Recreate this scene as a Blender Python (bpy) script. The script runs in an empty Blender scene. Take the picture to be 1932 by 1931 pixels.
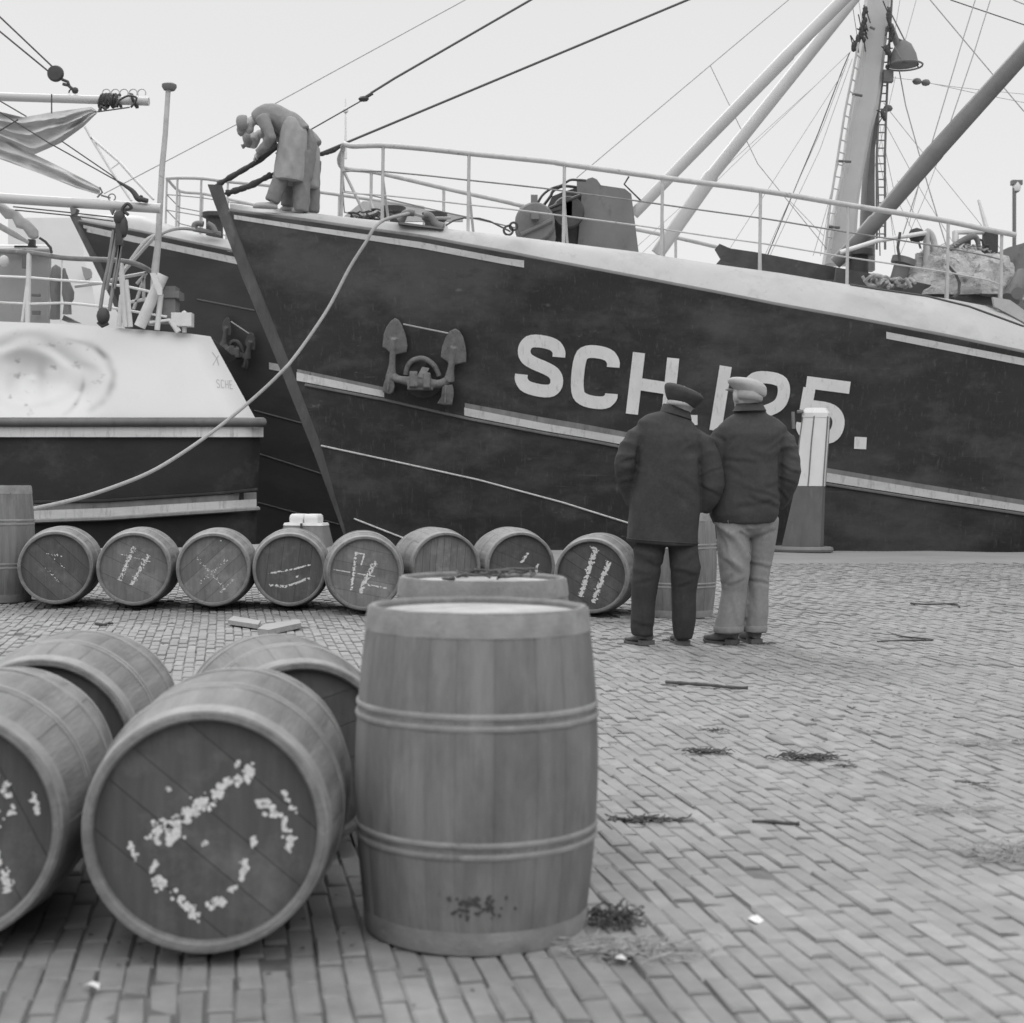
import bpy, bmesh, math, random
from mathutils import Vector, Matrix, noise
from mathutils.bvhtree import BVHTree
import numpy as np
random.seed(7)
R_ = math.radians
S = bpy.context.scene
COL = S.collection

# ---------------------------------------------------------------- camera
FP = 2760.0; CX, CY = 966.0, 965.5          # focal length and centre, in photo units (1932 wide)
CAM = Vector((0, 0, 1.03)); PITCH = R_(.94); ROLL = R_(.5)
FW = Vector((0, math.cos(PITCH), -math.sin(PITCH)))
RT0 = Vector((1, 0, 0)); UP0 = Vector((0, math.sin(PITCH), math.cos(PITCH)))
RT = RT0*math.cos(ROLL) + UP0*math.sin(ROLL)
UP = UP0*math.cos(ROLL) - RT0*math.sin(ROLL)
cd = bpy.data.cameras.new('camera'); cam = bpy.data.objects.new('camera', cd); COL.objects.link(cam)
cam.matrix_world = Matrix(((RT.x, UP.x, -FW.x, CAM.x), (RT.y, UP.y, -FW.y, CAM.y), (RT.z, UP.z, -FW.z, CAM.z), (0, 0, 0, 1)))
cd.sensor_width = 36; cd.lens = FP/1932*36; cd.clip_start = .05; cd.clip_end = 2000
cd.dof.use_dof = True; cd.dof.focus_distance = 11.0; cd.dof.aperture_fstop = 4.6
S.camera = cam
S.render.resolution_x = 1024; S.render.resolution_y = 1023

# ---------------------------------------------------------------- world, sun, exposure
SUN_EL, SUN_AZ = R_(47), R_(335)            # high, beyond the boats and a little to the left
w = bpy.data.worlds.new('World'); S.world = w; w.use_nodes = True
nt = w.node_tree; nt.nodes.clear()
def N(t, **k):
    n = nt.nodes.new(t)
    for a, b in k.items(): setattr(n, a, b)
    return n
out = N('ShaderNodeOutputWorld'); bg = N('ShaderNodeBackground'); bg.inputs['Strength'].default_value = .1
sky = N('ShaderNodeTexSky', sky_type='NISHITA', sun_disc=False, sun_elevation=SUN_EL, sun_rotation=SUN_AZ)
bw = N('ShaderNodeRGBToBW'); nt.links.new(sky.outputs[0], bw.inputs[0])
tc = N('ShaderNodeTexCoord'); sep = N('ShaderNodeSeparateXYZ'); nt.links.new(tc.outputs['Generated'], sep.inputs[0])
rmp = N('ShaderNodeValToRGB'); nt.links.new(sep.outputs['Z'], rmp.inputs[0])
e = rmp.color_ramp.elements
e[0].position = 0; e[0].color = (.83, .83, .83, 1); e[1].position = 1; e[1].color = (1.2, 1.2, 1.2, 1)
x = e.new(.12); x.color = (.83, .83, .83, 1)
x = e.new(.34); x.color = (.76, .76, .76, 1)
x = e.new(.55); x.color = (1.0, 1.0, 1.0, 1)
nz = N('ShaderNodeTexNoise'); nz.inputs['Scale'].default_value = 1.6; nz.inputs['Detail'].default_value = 3; nt.links.new(tc.outputs['Generated'], nz.inputs[0])
mr = N('ShaderNodeMapRange'); nt.links.new(nz.outputs[0], mr.inputs[0]); mr.inputs[3].default_value = 10.1; mr.inputs[4].default_value = 10.9
mul = N('ShaderNodeMath', operation='MULTIPLY'); nt.links.new(rmp.outputs[0], mul.inputs[0]); nt.links.new(mr.outputs[0], mul.inputs[1])
# added gradient behind the camera: low sky dimmed to deepen shade, high sky boosted
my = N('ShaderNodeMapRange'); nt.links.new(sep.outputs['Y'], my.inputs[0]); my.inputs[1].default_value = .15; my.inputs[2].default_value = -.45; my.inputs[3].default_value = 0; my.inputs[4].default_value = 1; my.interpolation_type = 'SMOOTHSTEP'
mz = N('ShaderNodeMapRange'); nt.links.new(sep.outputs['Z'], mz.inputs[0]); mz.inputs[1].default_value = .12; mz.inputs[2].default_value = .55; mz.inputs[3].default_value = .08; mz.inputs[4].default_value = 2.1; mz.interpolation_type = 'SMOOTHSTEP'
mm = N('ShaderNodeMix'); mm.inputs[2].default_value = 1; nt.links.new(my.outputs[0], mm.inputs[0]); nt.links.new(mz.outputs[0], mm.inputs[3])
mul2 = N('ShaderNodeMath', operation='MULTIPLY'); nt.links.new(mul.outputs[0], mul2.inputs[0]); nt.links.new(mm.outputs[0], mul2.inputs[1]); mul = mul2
mx = N('ShaderNodeMix'); mx.inputs[0].default_value = .93
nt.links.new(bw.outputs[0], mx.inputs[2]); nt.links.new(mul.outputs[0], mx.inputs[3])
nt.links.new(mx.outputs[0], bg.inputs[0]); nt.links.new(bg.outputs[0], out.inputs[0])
sl = bpy.data.lights.new('sun', 'SUN'); sl.energy = 1.5; sl.angle = R_(22); sl.color = (1, 1, 1)
so = bpy.data.objects.new('sun', sl); COL.objects.link(so)
sd = Vector((math.sin(SUN_AZ)*math.cos(SUN_EL), math.cos(SUN_AZ)*math.cos(SUN_EL), math.sin(SUN_EL)))
so.rotation_euler = (-sd).to_track_quat('-Z', 'Y').to_euler()
S.view_settings.view_transform = 'Standard'; S.view_settings.look = 'None'
S.view_settings.exposure = 0; S.view_settings.gamma = 1

# ---------------------------------------------------------------- measuring helpers
def ray(u, v):
    d = FW + RT*((u-CX)/FP) - UP*((v-CY)/FP)
    return d/d.y
def P(u, v, D): return CAM + ray(u, v)*D
def Z(ox, oy, s):                        # detail-view coordinates -> photo units
    return lambda x, y: ((ox+x/s)/1.3556, (oy+y/s)/1.3556)
zA = Z(0,0,2.1456); zB = Z(500,200,2.1456); zC = Z(1200,300,2.414); zD = Z(1800,0,2.356)
zE = Z(0,700,2.1456); zI = Z(2150,400,4.109); zJ = Z(0,200,3.862); zK = Z(2000,0,3.115)
zL = Z(940,780,6.437); zM = Z(850,360,3.864); zN = Z(1300,420,4.83); zO = Z(150,480,3.862)
zQ = Z(0,600,3.864); zR = Z(1560,940,3.862); zT = Z(1850,920,5.082)
def PZ(z, x, y, D): return P(*z(x, y), D)
def gz(x, y):                            # the yard rises gently to the quay edge, with a low hump at the small bollard
    t = min(1, max(0, (y-5)/11.5)); return .3*t*t+.07*math.exp(-((x+2.3)/1.1)**2)*min(1, max(0, (y-14.6)/1.2))
def lerp(a, b, t): return a+(b-a)*t
def interp(tab, x):
    if x <= tab[0][0]: return tab[0][1]
    for (a, p), (b, q) in zip(tab, tab[1:]):
        if x <= b: return p+(q-p)*(x-a)/(b-a)
    return tab[-1][1]
def smooth_path(pts, n=6):               # Catmull-Rom through points
    pts = [Vector(p) for p in pts]; o = []
    for i in range(len(pts)-1):
        p0 = pts[max(0, i-1)]; p1 = pts[i]; p2 = pts[i+1]; p3 = pts[min(len(pts)-1, i+2)]
        for k in range(n):
            t = k/n
            o.append(.5*((2*p1)+(p2-p0)*t+(2*p0-5*p1+4*p2-p3)*t*t+(3*p1-p0-3*p2+p3)*t**3))
    o.append(pts[-1]); return o

# ---------------------------------------------------------------- mesh builder
class MB:
    def __init__(s): s.v = []; s.f = []
    def add(s, vs, fs):
        b = len(s.v); s.v += [Vector(p) for p in vs]; s.f += [tuple(i+b for i in q) for q in fs]; return s
    def box(s, c, size, M=None, taper=1.0):
        x, y, z = [q/2 for q in size]; vs = []
        for k, (zz, t) in enumerate(((-z, 1), (z, taper))):
            for a, b in ((-1,-1),(1,-1),(1,1),(-1,1)): vs.append(Vector((a*x*t, b*y*t, zz)))
        if M is not None: vs = [M @ p for p in vs]
        c = Vector(c); vs = [p+c for p in vs]
        return s.add(vs, [(3,2,1,0),(4,5,6,7),(0,1,5,4),(1,2,6,5),(2,3,7,6),(3,0,4,7)])
    def grid(s, rows, closed=False):
        n = len(rows[0]); vs = [p for r in rows for p in r]; fs = []
        for i in range(len(rows)-1):
            for j in range(n if closed else n-1):
                k = (j+1) % n
                fs.append((i*n+j, i*n+k, (i+1)*n+k, (i+1)*n+j))
        return s.add(vs, fs)
    def loft(s, rings, cap=True):
        b = len(s.v); s.grid(rings, True); n = len(rings[0])
        if cap:
            s.f.append(tuple(b+i for i in range(n))[::-1]); m = b+(len(rings)-1)*n; s.f.append(tuple(m+i for i in range(n)))
        return s
    def tube(s, pts, r, seg=8, cap=True, flat=1.0):
        pts = [Vector(p) for p in pts]; n = len(pts)
        rs = r if isinstance(r, (list, tuple)) else [r]*n
        if len(rs) != n:
            m = len(rs); rs = [lerp(rs[min(m-1, int(i/(n-1)*(m-1)))], rs[min(m-1, int(i/(n-1)*(m-1))+1)], (i/(n-1)*(m-1)) % 1) for i in range(n)]
        t = (pts[1]-pts[0]).normalized(); a = Vector((0,0,1)) if abs(t.z) < .9 else Vector((1,0,0))
        nn = (a-t*a.dot(t)).normalized(); rings = []
        for i, p in enumerate(pts):
            if i == 0: tt = pts[1]-pts[0]
            elif i == n-1: tt = pts[-1]-pts[-2]
            else: tt = (pts[i+1]-pts[i]).normalized()+(pts[i]-pts[i-1]).normalized()
            if tt.length < 1e-9: tt = t
            t = tt.normalized(); nn = (nn-t*nn.dot(t)).normalized(); bb = t.cross(nn)
            rings.append([p+(nn*math.cos(q)*flat+bb*math.sin(q))*rs[i] for q in [2*math.pi*k/seg for k in range(seg)]])
        return s.loft(rings, cap)
    def lathe(s, prof, seg=32, o=(0,0,0), M=None, cap=True, rf=None):
        o = Vector(o); rings = []
        for r, z in prof:
            ring = []
            for k in range(seg):
                a = 2*math.pi*k/seg; rr = r*(rf(a, z) if rf else 1)
                p = Vector((rr*math.cos(a), rr*math.sin(a), z)); ring.append(o+(M @ p if M is not None else p))
            rings.append(ring)
        return s.loft(rings, cap)
    def prism(s, poly, d):               # poly: 3D outline, d: extrusion vector
        n = len(poly); d = Vector(d); poly = [Vector(p) for p in poly]
        return s.add(poly+[p+d for p in poly], [tuple(range(n))[::-1], tuple(range(n, 2*n))]+[(i, (i+1) % n, n+(i+1) % n, n+i) for i in range(n)])
    def ellip(s, c, r, seg=14, M=None):
        n = seg//2; prof = [(math.sin(math.pi*(i+.0)/n)+1e-4, -math.cos(math.pi*i/n)) for i in range(n+1)]
        Sx = Matrix.Diagonal(Vector(r)); Mx = (M @ Sx) if M is not None else Sx
        return s.lathe(prof, seg, c, Mx)
ROOT = {}
def mesh_of(mb, name):
    me = bpy.data.meshes.new(name); me.from_pydata([tuple(p) for p in mb.v], [], mb.f); me.update(); return me
def fix_normals(me):
    bm = bmesh.new(); bm.from_mesh(me); bmesh.ops.recalc_face_normals(bm, faces=bm.faces); bm.to_mesh(me); bm.free()
def set_smooth(me, ang=40):
    me.polygons.foreach_set('use_smooth', [True]*len(me.polygons))
    try: me.set_sharp_from_angle(angle=R_(ang))
    except Exception: pass
def part(name, mb, mat, parent=None, smooth=40, fix=True, label=None):
    me = mb if isinstance(mb, bpy.types.Mesh) else mesh_of(mb, name)
    if fix: fix_normals(me)
    if smooth: set_smooth(me, smooth)
    me.materials.clear(); me.materials.append(mat)
    o = bpy.data.objects.new(name, me); COL.objects.link(o)
    loc = ROOT.get(parent.name, Vector()) if parent else Vector()
    if parent:
        me.transform(Matrix.Translation(-loc)); o.parent = parent
    ROOT[o.name] = loc
    if label: o['label'] = label
    return o
def thing(name, label, cat, loc=(0,0,0), group=None):
    o = bpy.data.objects.new(name, None); COL.objects.link(o); o.location = loc; o.empty_display_size = .2
    ROOT[o.name] = Vector(loc); o['label'] = label; o['category'] = cat
    if group: o['group'] = group
    return o
def solo(name, mb, mat, label, cat, group=None, smooth=40, loc=None):
    o = part(name, mb, mat, None, smooth)
    if loc is not None:
        o.data.transform(Matrix.Translation(-Vector(loc))); o.location = loc
    o['label'] = label; o['category'] = cat
    if group: o['group'] = group
    return o
def struct(name, mb, mat, smooth=0, kind='structure'):
    o = part(name, mb, mat, None, smooth, fix=False); o['kind'] = kind; return o
def remesh(mb, voxel, sm=4, wrinkle=None):
    me = mesh_of(mb, 'tmp'); fix = bmesh.new(); fix.from_mesh(me); bmesh.ops.recalc_face_normals(fix, faces=fix.faces); fix.to_mesh(me); fix.free()
    o = bpy.data.objects.new('tmp', me); COL.objects.link(o)
    m = o.modifiers.new('r', 'REMESH'); m.mode = 'VOXEL'; m.voxel_size = voxel
    m = o.modifiers.new('s', 'SMOOTH'); m.iterations = sm; m.factor = .6
    dg = bpy.context.evaluated_depsgraph_get(); dg.update()
    r = bpy.data.meshes.new_from_object(o.evaluated_get(dg)); bpy.data.objects.remove(o)
    if wrinkle:
        for q in r.vertices:
            q.co = q.co + q.normal*wrinkle(q.co)
    return r

# ---------------------------------------------------------------- materials (a black and white world: every colour is a grey)
def mat(name, base, rough=.7, var=.15, scale=(3,3,3), bump=.15, bscale=30, spots=None, metal=0, attr=None, streak=None, rnd=0, bdist=.004):
    m = bpy.data.materials.new(name); m.use_nodes = True; t = m.node_tree; t.nodes.clear(); L = t.links.new
    def n(ty, **k):
        q = t.nodes.new(ty)
        for a, b in k.items(): setattr(q, a, b)
        return q
    o = n('ShaderNodeOutputMaterial'); b = n('ShaderNodeBsdfPrincipled'); L(b.outputs[0], o.inputs[0])
    b.inputs['Roughness'].default_value = rough; b.inputs['Metallic'].default_value = metal
    b.inputs['Specular IOR Level'].default_value = .35
    tc = n('ShaderNodeTexCoord'); mp = n('ShaderNodeMapping'); mp.inputs['Scale'].default_value = scale; L(tc.outputs['Object'], mp.inputs[0])
    nz = n('ShaderNodeTexNoise'); nz.inputs['Scale'].default_value = 1; nz.inputs['Detail'].default_value = 8; nz.inputs['Roughness'].default_value = .65; L(mp.outputs[0], nz.inputs[0])
    mr = n('ShaderNodeMapRange'); L(nz.outputs[0], mr.inputs[0]); mr.inputs[1].default_value = .3; mr.inputs[2].default_value = .7
    mr.inputs[3].default_value = base*(1-var); mr.inputs[4].default_value = base*(1+var)
    cur = mr.outputs[0]
    def mixin(fac, val, cur):
        q = n('ShaderNodeMix'); L(fac, q.inputs[0]); L(cur, q.inputs[2]); q.inputs[3].default_value = val; return q.outputs[0]
    for sp in (spots or []):             # (value, scale3, lo, hi)
        mp2 = n('ShaderNodeMapping'); mp2.inputs['Scale'].default_value = sp[1]; mp2.inputs['Location'].default_value = (sp[2]*13, 4, 7); L(tc.outputs['Object'], mp2.inputs[0])
        nz2 = n('ShaderNodeTexNoise'); nz2.inputs['Scale'].default_value = 1; nz2.inputs['Detail'].default_value = 10; nz2.inputs['Roughness'].default_value = .7; L(mp2.outputs[0], nz2.inputs[0])
        m2 = n('ShaderNodeMapRange'); L(nz2.outputs[0], m2.inputs[0]); m2.inputs[1].default_value = sp[2]; m2.inputs[2].default_value = sp[3]; m2.inputs[4].default_value = sp[4] if len(sp) > 4 else 1
        cur = mixin(m2.outputs[0], sp[0], cur)
    if attr:
        at = n('ShaderNodeAttribute', attribute_name=attr); q = n('ShaderNodeMath', operation='MULTIPLY'); L(cur, q.inputs[0]); L(at.outputs['Fac'], q.inputs[1]); cur = q.outputs[0]
    if rnd:
        oi = n('ShaderNodeObjectInfo'); m3 = n('ShaderNodeMapRange'); L(oi.outputs['Random'], m3.inputs[0]); m3.inputs[3].default_value = 1-rnd; m3.inputs[4].default_value = 1+rnd
        q = n('ShaderNodeMath', operation='MULTIPLY'); L(cur, q.inputs[0]); L(m3.outputs[0], q.inputs[1]); cur = q.outputs[0]
    L(cur, b.inputs['Base Color'])
    rr = n('ShaderNodeMapRange'); L(nz.outputs[0], rr.inputs[0]); rr.inputs[3].default_value = max(.05, rough-.15); rr.inputs[4].default_value = min(1, rough+.15); L(rr.outputs[0], b.inputs['Roughness'])
    if bump:
        mp3 = n('ShaderNodeMapping'); s0 = max(scale); mp3.inputs['Scale'].default_value = [bscale*q/s0 for q in scale]; L(tc.outputs['Object'], mp3.inputs[0])
        nb = n('ShaderNodeTexNoise'); nb.inputs['Scale'].default_value = 1; nb.inputs['Detail'].default_value = 6; L(mp3.outputs[0], nb.inputs[0])
        bp = n('ShaderNodeBump'); bp.inputs['Strength'].default_value = bump; bp.inputs['Distance'].default_value = bdist; L(nb.outputs[0], bp.inputs['Height']); L(bp.outputs[0], b.inputs['Normal'])
    return m
M = {}
M['brick'] = mat('paving_brick', .25, .8, .16, (9,9,9), .5, 90, spots=[(.17,(30,30,30),.6,.7,.5),(.15,(.9,.9,.9),.5,.72,.5),(.18,(2.6,2.6,2.6),.56,.78,.55),(.5,(45,45,45),.66,.75,.5)], attr='tint')
M['dirt'] = mat('joint_dirt', .13, .95, .3, (6,6,6), .5, 120, spots=[(.24,(1.2,1.2,1.2),.5,.62,.8)])
M['apron'] = mat('quay_apron', .25, .9, .14, (1.2,3,3), .35, 60, spots=[(.13,(.7,3,3),.58,.7,.6),(.38,(3,9,9),.62,.74,.5)])
M['qwall'] = mat('quay_wall', .12, .9, .3, (2,2,2), .5, 30)
M['wood'] = mat('barrel_stave', .195, .72, .2, (30,30,2.2), .6, 150, spots=[(.10,(4,4,1.8),.46,.66,.75),(.38,(7,7,1.3),.57,.74,.55),(.05,(13,13,4),.64,.73,.6),(.4,(50,50,30),.68,.74,.5)], rnd=.09, attr='tint')
M['hoop'] = mat('barrel_hoop', .26, .75, .25, (12,12,12), .4, 120, spots=[(.13,(9,9,9),.58,.7,.7),(.46,(14,14,22),.62,.75,.6)], rnd=.08)
M['head'] = mat('barrel_head', .085, .7, .25, (24,2.5,20), .5, 130, spots=[(.2,(5,5,5),.52,.75,.7),(.05,(7,7,7),.6,.75,.7)], attr='tint')
M['head2'] = mat('barrel_head_pale', .15, .7, .25, (22,3,20), .5, 130, spots=[(.27,(6,6,6),.5,.7,.8),(.07,(7,7,7),.6,.75,.7)], attr='tint')
M['headp'] = mat('barrel_head_bleached', .34, .8, .15, (22,3,20), .4, 130, spots=[(.25,(9,9,9),.56,.7,.7)], attr='tint')
M['chalk'] = mat('chalk', .72, .95, .15, (60,60,60), .3, 200)
M['hull'] = mat('hull_black_paint', .039, .5, .22, (.9,.9,1.6), .18, 7, spots=[(.16,(1.3,1.3,46),.63,.72,.5),(.15,(30,30,.9),.57,.72,.5),(.02,(20,20,.7),.6,.74,.6),(.12,(.35,.35,.8),.5,.66,.6),(.115,(1.1,1.1,1.9),.5,.7,.7),(.24,(3,3,9),.64,.72,.5),(.16,(14,14,2.2),.6,.72,.45),(.04,(1.6,1.6,5),.56,.7,.6)], bdist=.02)
M['hull_far'] = mat('far_hull_paint', .062, .55, .15, (.9,.9,1.4), .2, 10, spots=[(.09,(.8,.8,2.2),.5,.7,.7)])
M['hull_left'] = mat('left_hull_paint', .04, .5, .3, (.8,.8,1.2), .2, 8, spots=[(.12,(1.1,1.1,1.4),.54,.74,.75),(.2,(5,5,9),.68,.76,.4)], bdist=.02)
M['stem'] = mat('stem_bar', .095, .6, .3, (5,5,2), .4, 30, spots=[(.18,(6,6,2.5),.56,.72,.7)])
M['white'] = mat('white_paint', .68, .55, .05, (1.5,1.5,1.5), .08, 12, spots=[(.5,(2.2,2.2,.9),.57,.78,.5),(.3,(9,9,5),.68,.78,.5)], bdist=.01)
M['deckw'] = mat('whaleback_paint', .46, .6, .1, (1.5,1.5,1.5), .12, 14, spots=[(.3,(1.6,1.6,1.2),.5,.7,.55),(.25,(7,7,4),.58,.72,.5),(.26,(12,12,3),.66,.74,.6)])
M['poop'] = mat('poop_white_paint', .74, .5, .04, (1.2,1.2,1.2), .06, 10, spots=[(.5,(2,2,.8),.6,.8,.5)])
M['scuff'] = mat('scuffed_paint', .6, .7, .1, (3,3,3), .3, 30, spots=[(.2,(3.5,3.5,2.2),.52,.66,.85),(.09,(8,8,8),.62,.68,.9)])
M['letter'] = mat('letter_paint', .85, .7, .08, (3,3,3), .1, 30, spots=[(.36,(22,22,3),.56,.72,.55),(.12,(12,12,12),.71,.76,.8)])
M['stripe'] = mat('stripe_paint', .7, .7, .12, (2,2,8), .1, 30, spots=[(.3,(14,14,2),.52,.7,.7),(.1,(20,20,9),.68,.75,.8)])
M['greystripe'] = mat('grey_stripe_paint', .26, .7, .2, (8,8,2), .1, 30, spots=[(.09,(16,16,2),.55,.7,.7)])
M['strake'] = mat('rubbing_strake', .15, .6, .2, (3,3,3), .2, 30, spots=[(.07,(4,4,4),.55,.7,.6),(.4,(9,9,9),.7,.75,.6)])
M['rail'] = mat('rail_paint', .5, .6, .14, (7,7,7), .25, 70, spots=[(.16,(12,12,12),.6,.68,.8)])
M['railw'] = mat('white_rail_paint', .7, .6, .08, (7,7,7), .2, 70, spots=[(.25,(12,12,12),.64,.72,.7)])
M['raild'] = mat('worn_handrail', .24, .6, .25, (7,7,7), .2, 70, spots=[(.5,(9,9,9),.6,.7,.7)])
M['spar'] = mat('white_spar', .52, .5, .06, (1.5,1.5,1.5), 0, 30, spots=[(.4,(3,3,6),.6,.74,.5)])
M['sparg'] = mat('grey_spar', .16, .5, .15, (3,3,3), .12, 30, spots=[(.08,(3,3,3),.58,.72,.5)])
M['mast'] = mat('mast_paint', .5, .5, .09, (1.2,1.2,1.2), .1, 20, spots=[(.3,(4,4,2),.6,.74,.5)])
M['dark'] = mat('dark_iron', .06, .6, .3, (6,6,6), .3, 50, spots=[(.15,(9,9,9),.62,.72,.6)])
M['grey'] = mat('grey_iron', .175, .6, .14, (3,3,3), .2, 40, spots=[(.09,(7,7,4),.56,.72,.8),(.3,(12,12,12),.7,.76,.6)])
M['cabin'] = mat('cabin_paint', .36, .6, .07, (2,2,2), .12, 20, spots=[(.2,(5,5,2),.62,.76,.5)])
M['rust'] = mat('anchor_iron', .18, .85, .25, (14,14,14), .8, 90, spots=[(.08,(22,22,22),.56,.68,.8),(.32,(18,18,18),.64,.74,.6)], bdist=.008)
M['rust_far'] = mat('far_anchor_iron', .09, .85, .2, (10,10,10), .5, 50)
M['wire'] = mat('wire_rope', .09, .7, .2, (30,30,30), 0, 10)
M['wirel'] = mat('pale_wire', .42, .7, .2, (30,30,30), 0, 10)
M['rope'] = mat('manila_rope', .36, .85, .15, (30,30,30), .6, 250)
M['sail'] = mat('sailcloth', .5, .85, .14, (4,4,4), .3, 60, spots=[(.33,(2,2,6),.55,.75,.6)])
M['coat'] = mat('dark_wool', .045, .95, .18, (60,60,60), .7, 400, spots=[(.075,(5,5,5),.5,.7,.6)], bdist=.002)
M['coat2'] = mat('dark_wool_jacket', .050, .95, .18, (60,60,60), .7, 400, spots=[(.088,(4,4,4),.5,.7,.6)], bdist=.002)
M['trou'] = mat('dark_trousers', .04, .95, .2, (50,50,50), .5, 300, bdist=.002)
M['trou2'] = mat('grey_trousers', .23, .95, .12, (40,40,40), .5, 300, spots=[(.26,(6,6,3),.52,.7,.6)], bdist=.002)
M['capd'] = mat('dark_cap', .05, .9, .15, (30,30,30), .4, 200, bdist=.002)
M['capl'] = mat('pale_cap', .36, .9, .1, (30,30,30), .4, 200, bdist=.002)
M['skin'] = mat('skin', .42, .6, .08, (20,20,20), .2, 120, bdist=.002)
M['hair'] = mat('white_hair', .5, .8, .12, (90,90,20), .4, 300, bdist=.002)
M['leather'] = mat('shoe_leather', .1, .4, .3, (14,14,14), .3, 80, spots=[(.2,(9,9,9),.56,.7,.5)], bdist=.002)
M['leather2'] = mat('boot_leather', .14, .6, .3, (14,14,14), .3, 80, bdist=.002)
M['sole'] = mat('shoe_sole', .12, .8, .2, (20,20,20), .2, 60)
M['smock'] = mat('work_smock', .26, .95, .12, (12,12,12), .4, 120, spots=[(.27,(5,5,3),.5,.7,.6)])
M['apronc'] = mat('work_apron', .33, .95, .1, (10,10,10), .4, 100, spots=[(.29,(4,4,2),.5,.7,.6)])
M['workd'] = mat('work_trousers', .22, .95, .15, (12,12,12), .4, 100)
M['clog'] = mat('wooden_clog', .42, .8, .1, (20,20,20), .2, 60)
M['board'] = mat('scrap_board', .3, .85, .2, (4,26,26), .5, 90, spots=[(.14,(6,6,6),.56,.7,.6)])
M['weed'] = mat('dark_weed', .09, .9, .4, (30,30,30), .2, 80)
M['straw'] = mat('pale_straw', .34, .9, .3, (30,30,30), .2, 80)
M['stick'] = mat('dark_stick', .08, .9, .3, (30,30,30), .3, 80)
M['paper'] = mat('paper_scrap', .7, .9, .1, (30,30,30), .1, 80)
M['net'] = mat('fishing_net', .48, .95, .22, (14,14,14), .8, 60, spots=[(.14,(9,9,9),.52,.66,.8)], bdist=.03)
M['bolw'] = mat('bollard_white', .7, .5, .07, (4,4,2), .25, 30, spots=[(.33,(7,7,2.5),.6,.76,.7)])
M['bolg'] = mat('bollard_grey', .12, .55, .2, (4,4,2), .3, 40, spots=[(.19,(9,9,2),.56,.7,.6)])
M['bolt'] = mat('bollard_cap_paint', .68, .8, .08, (9,9,9), .4, 40, spots=[(.12,(14,14,14),.63,.7,.8)])
M['bolb'] = mat('bollard_base_iron', .19, .8, .18, (9,9,4), .5, 50)
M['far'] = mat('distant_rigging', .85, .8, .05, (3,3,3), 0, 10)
M['fard'] = mat('distant_dark', .2, .8, .1, (3,3,3), 0, 10)
M['oilskin'] = mat('oilskin', .2, .6, .2, (9,9,3), .4, 40, spots=[(.1,(6,6,3),.55,.7,.6)])
mw = mat('harbour_water', .03, .12, .1, (1,1,1), .6, 3, bdist=.05); M['water'] = mw
# ================================================================ SETTING
YE = lambda x: 17.0+.11*x                 # the quay edge
def paving():
    a = R_(-11.2); ax = Vector((math.sin(a), math.cos(a))); qx = Vector((math.cos(a), -math.sin(a)))
    lb, wb, pl, pw = .180, .0515, .1885, .0565
    rng = np.random.RandomState(3); V = []; T = []
    for j in range(-170, 340):
        q = j*pw
        off = (j % 2)*pl*.5 + rng.uniform(-.035, .035)
        for i in range(-22, 120):
            p = i*pl+off
            x = ax.x*p+qx.x*q; y = ax.y*p+qx.y*q
            if y < .9 or y > YE(x)-1.75 or abs(x) > .38*y+1.9: continue
            wv = .014*math.sin(x*1.3+y*.7)+.010*math.sin(y*1.9-x*.6); wq = .012*noise.noise((x*.7, y*.7, 1))
            x += wv*.4+wq; y += wv*.5
            z0 = gz(x, y)+.010*noise.noise((x*.8, y*.8, 5)); dz = rng.normal(0, .0025); tx, ty = rng.normal(0, .012, 2)
            ang = rng.normal(0, .014); c, s = math.cos(ang), math.sin(ang)
            L = lb*rng.uniform(.96, 1.02); W = wb*rng.uniform(.95, 1.06)
            col = min(1.35, max(.62, rng.normal(1, .055)))
            if rng.rand() < .02: col *= .88
            hz = -.022
            rings = ((L/2, W/2, hz), (L/2, W/2, -.005), (L/2-.0045, W/2-.004, 0))
            k8 = []
            for (hl, hw, h) in rings:
                for (sa, sb) in ((-1,-1),(1,-1),(1,1),(-1,1)):
                    if h == hz: jl = jw = 0
                    else: jl, jw = rng.uniform(-.003, .003, 2)
                    u = sa*hl+jl; v2 = sb*hw+jw; u, v2 = u*c-v2*s, u*s+v2*c
                    V.append((x+ax.x*u+qx.x*v2, y+ax.y*u+qx.y*v2, z0+dz+h+(tx*u+ty*v2 if h > hz else 0))); T.append(col)
    n = len(V)//12; F = []
    for b in range(n):
        o = b*12; F.append((o+8, o+11, o+10, o+9))
        for r in (0, 4):
            for k in range(4):
                F.append((o+r+k, o+r+4+k, o+r+4+(k+1) % 4, o+r+(k+1) % 4))
    me = bpy.data.meshes.new('paving'); me.from_pydata(V, [], F); me.update()
    at = me.attributes.new('tint', 'FLOAT', 'POINT'); at.data.foreach_set('value', T)
    bm = bmesh.new(); bm.from_mesh(me); bmesh.ops.recalc_face_normals(bm, faces=bm.faces[:]); bm.to_mesh(me); bm.free()
    me.materials.append(M['brick']); o = bpy.data.objects.new('paving', me); COL.objects.link(o); o['kind'] = 'structure'; return o
paving()
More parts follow.
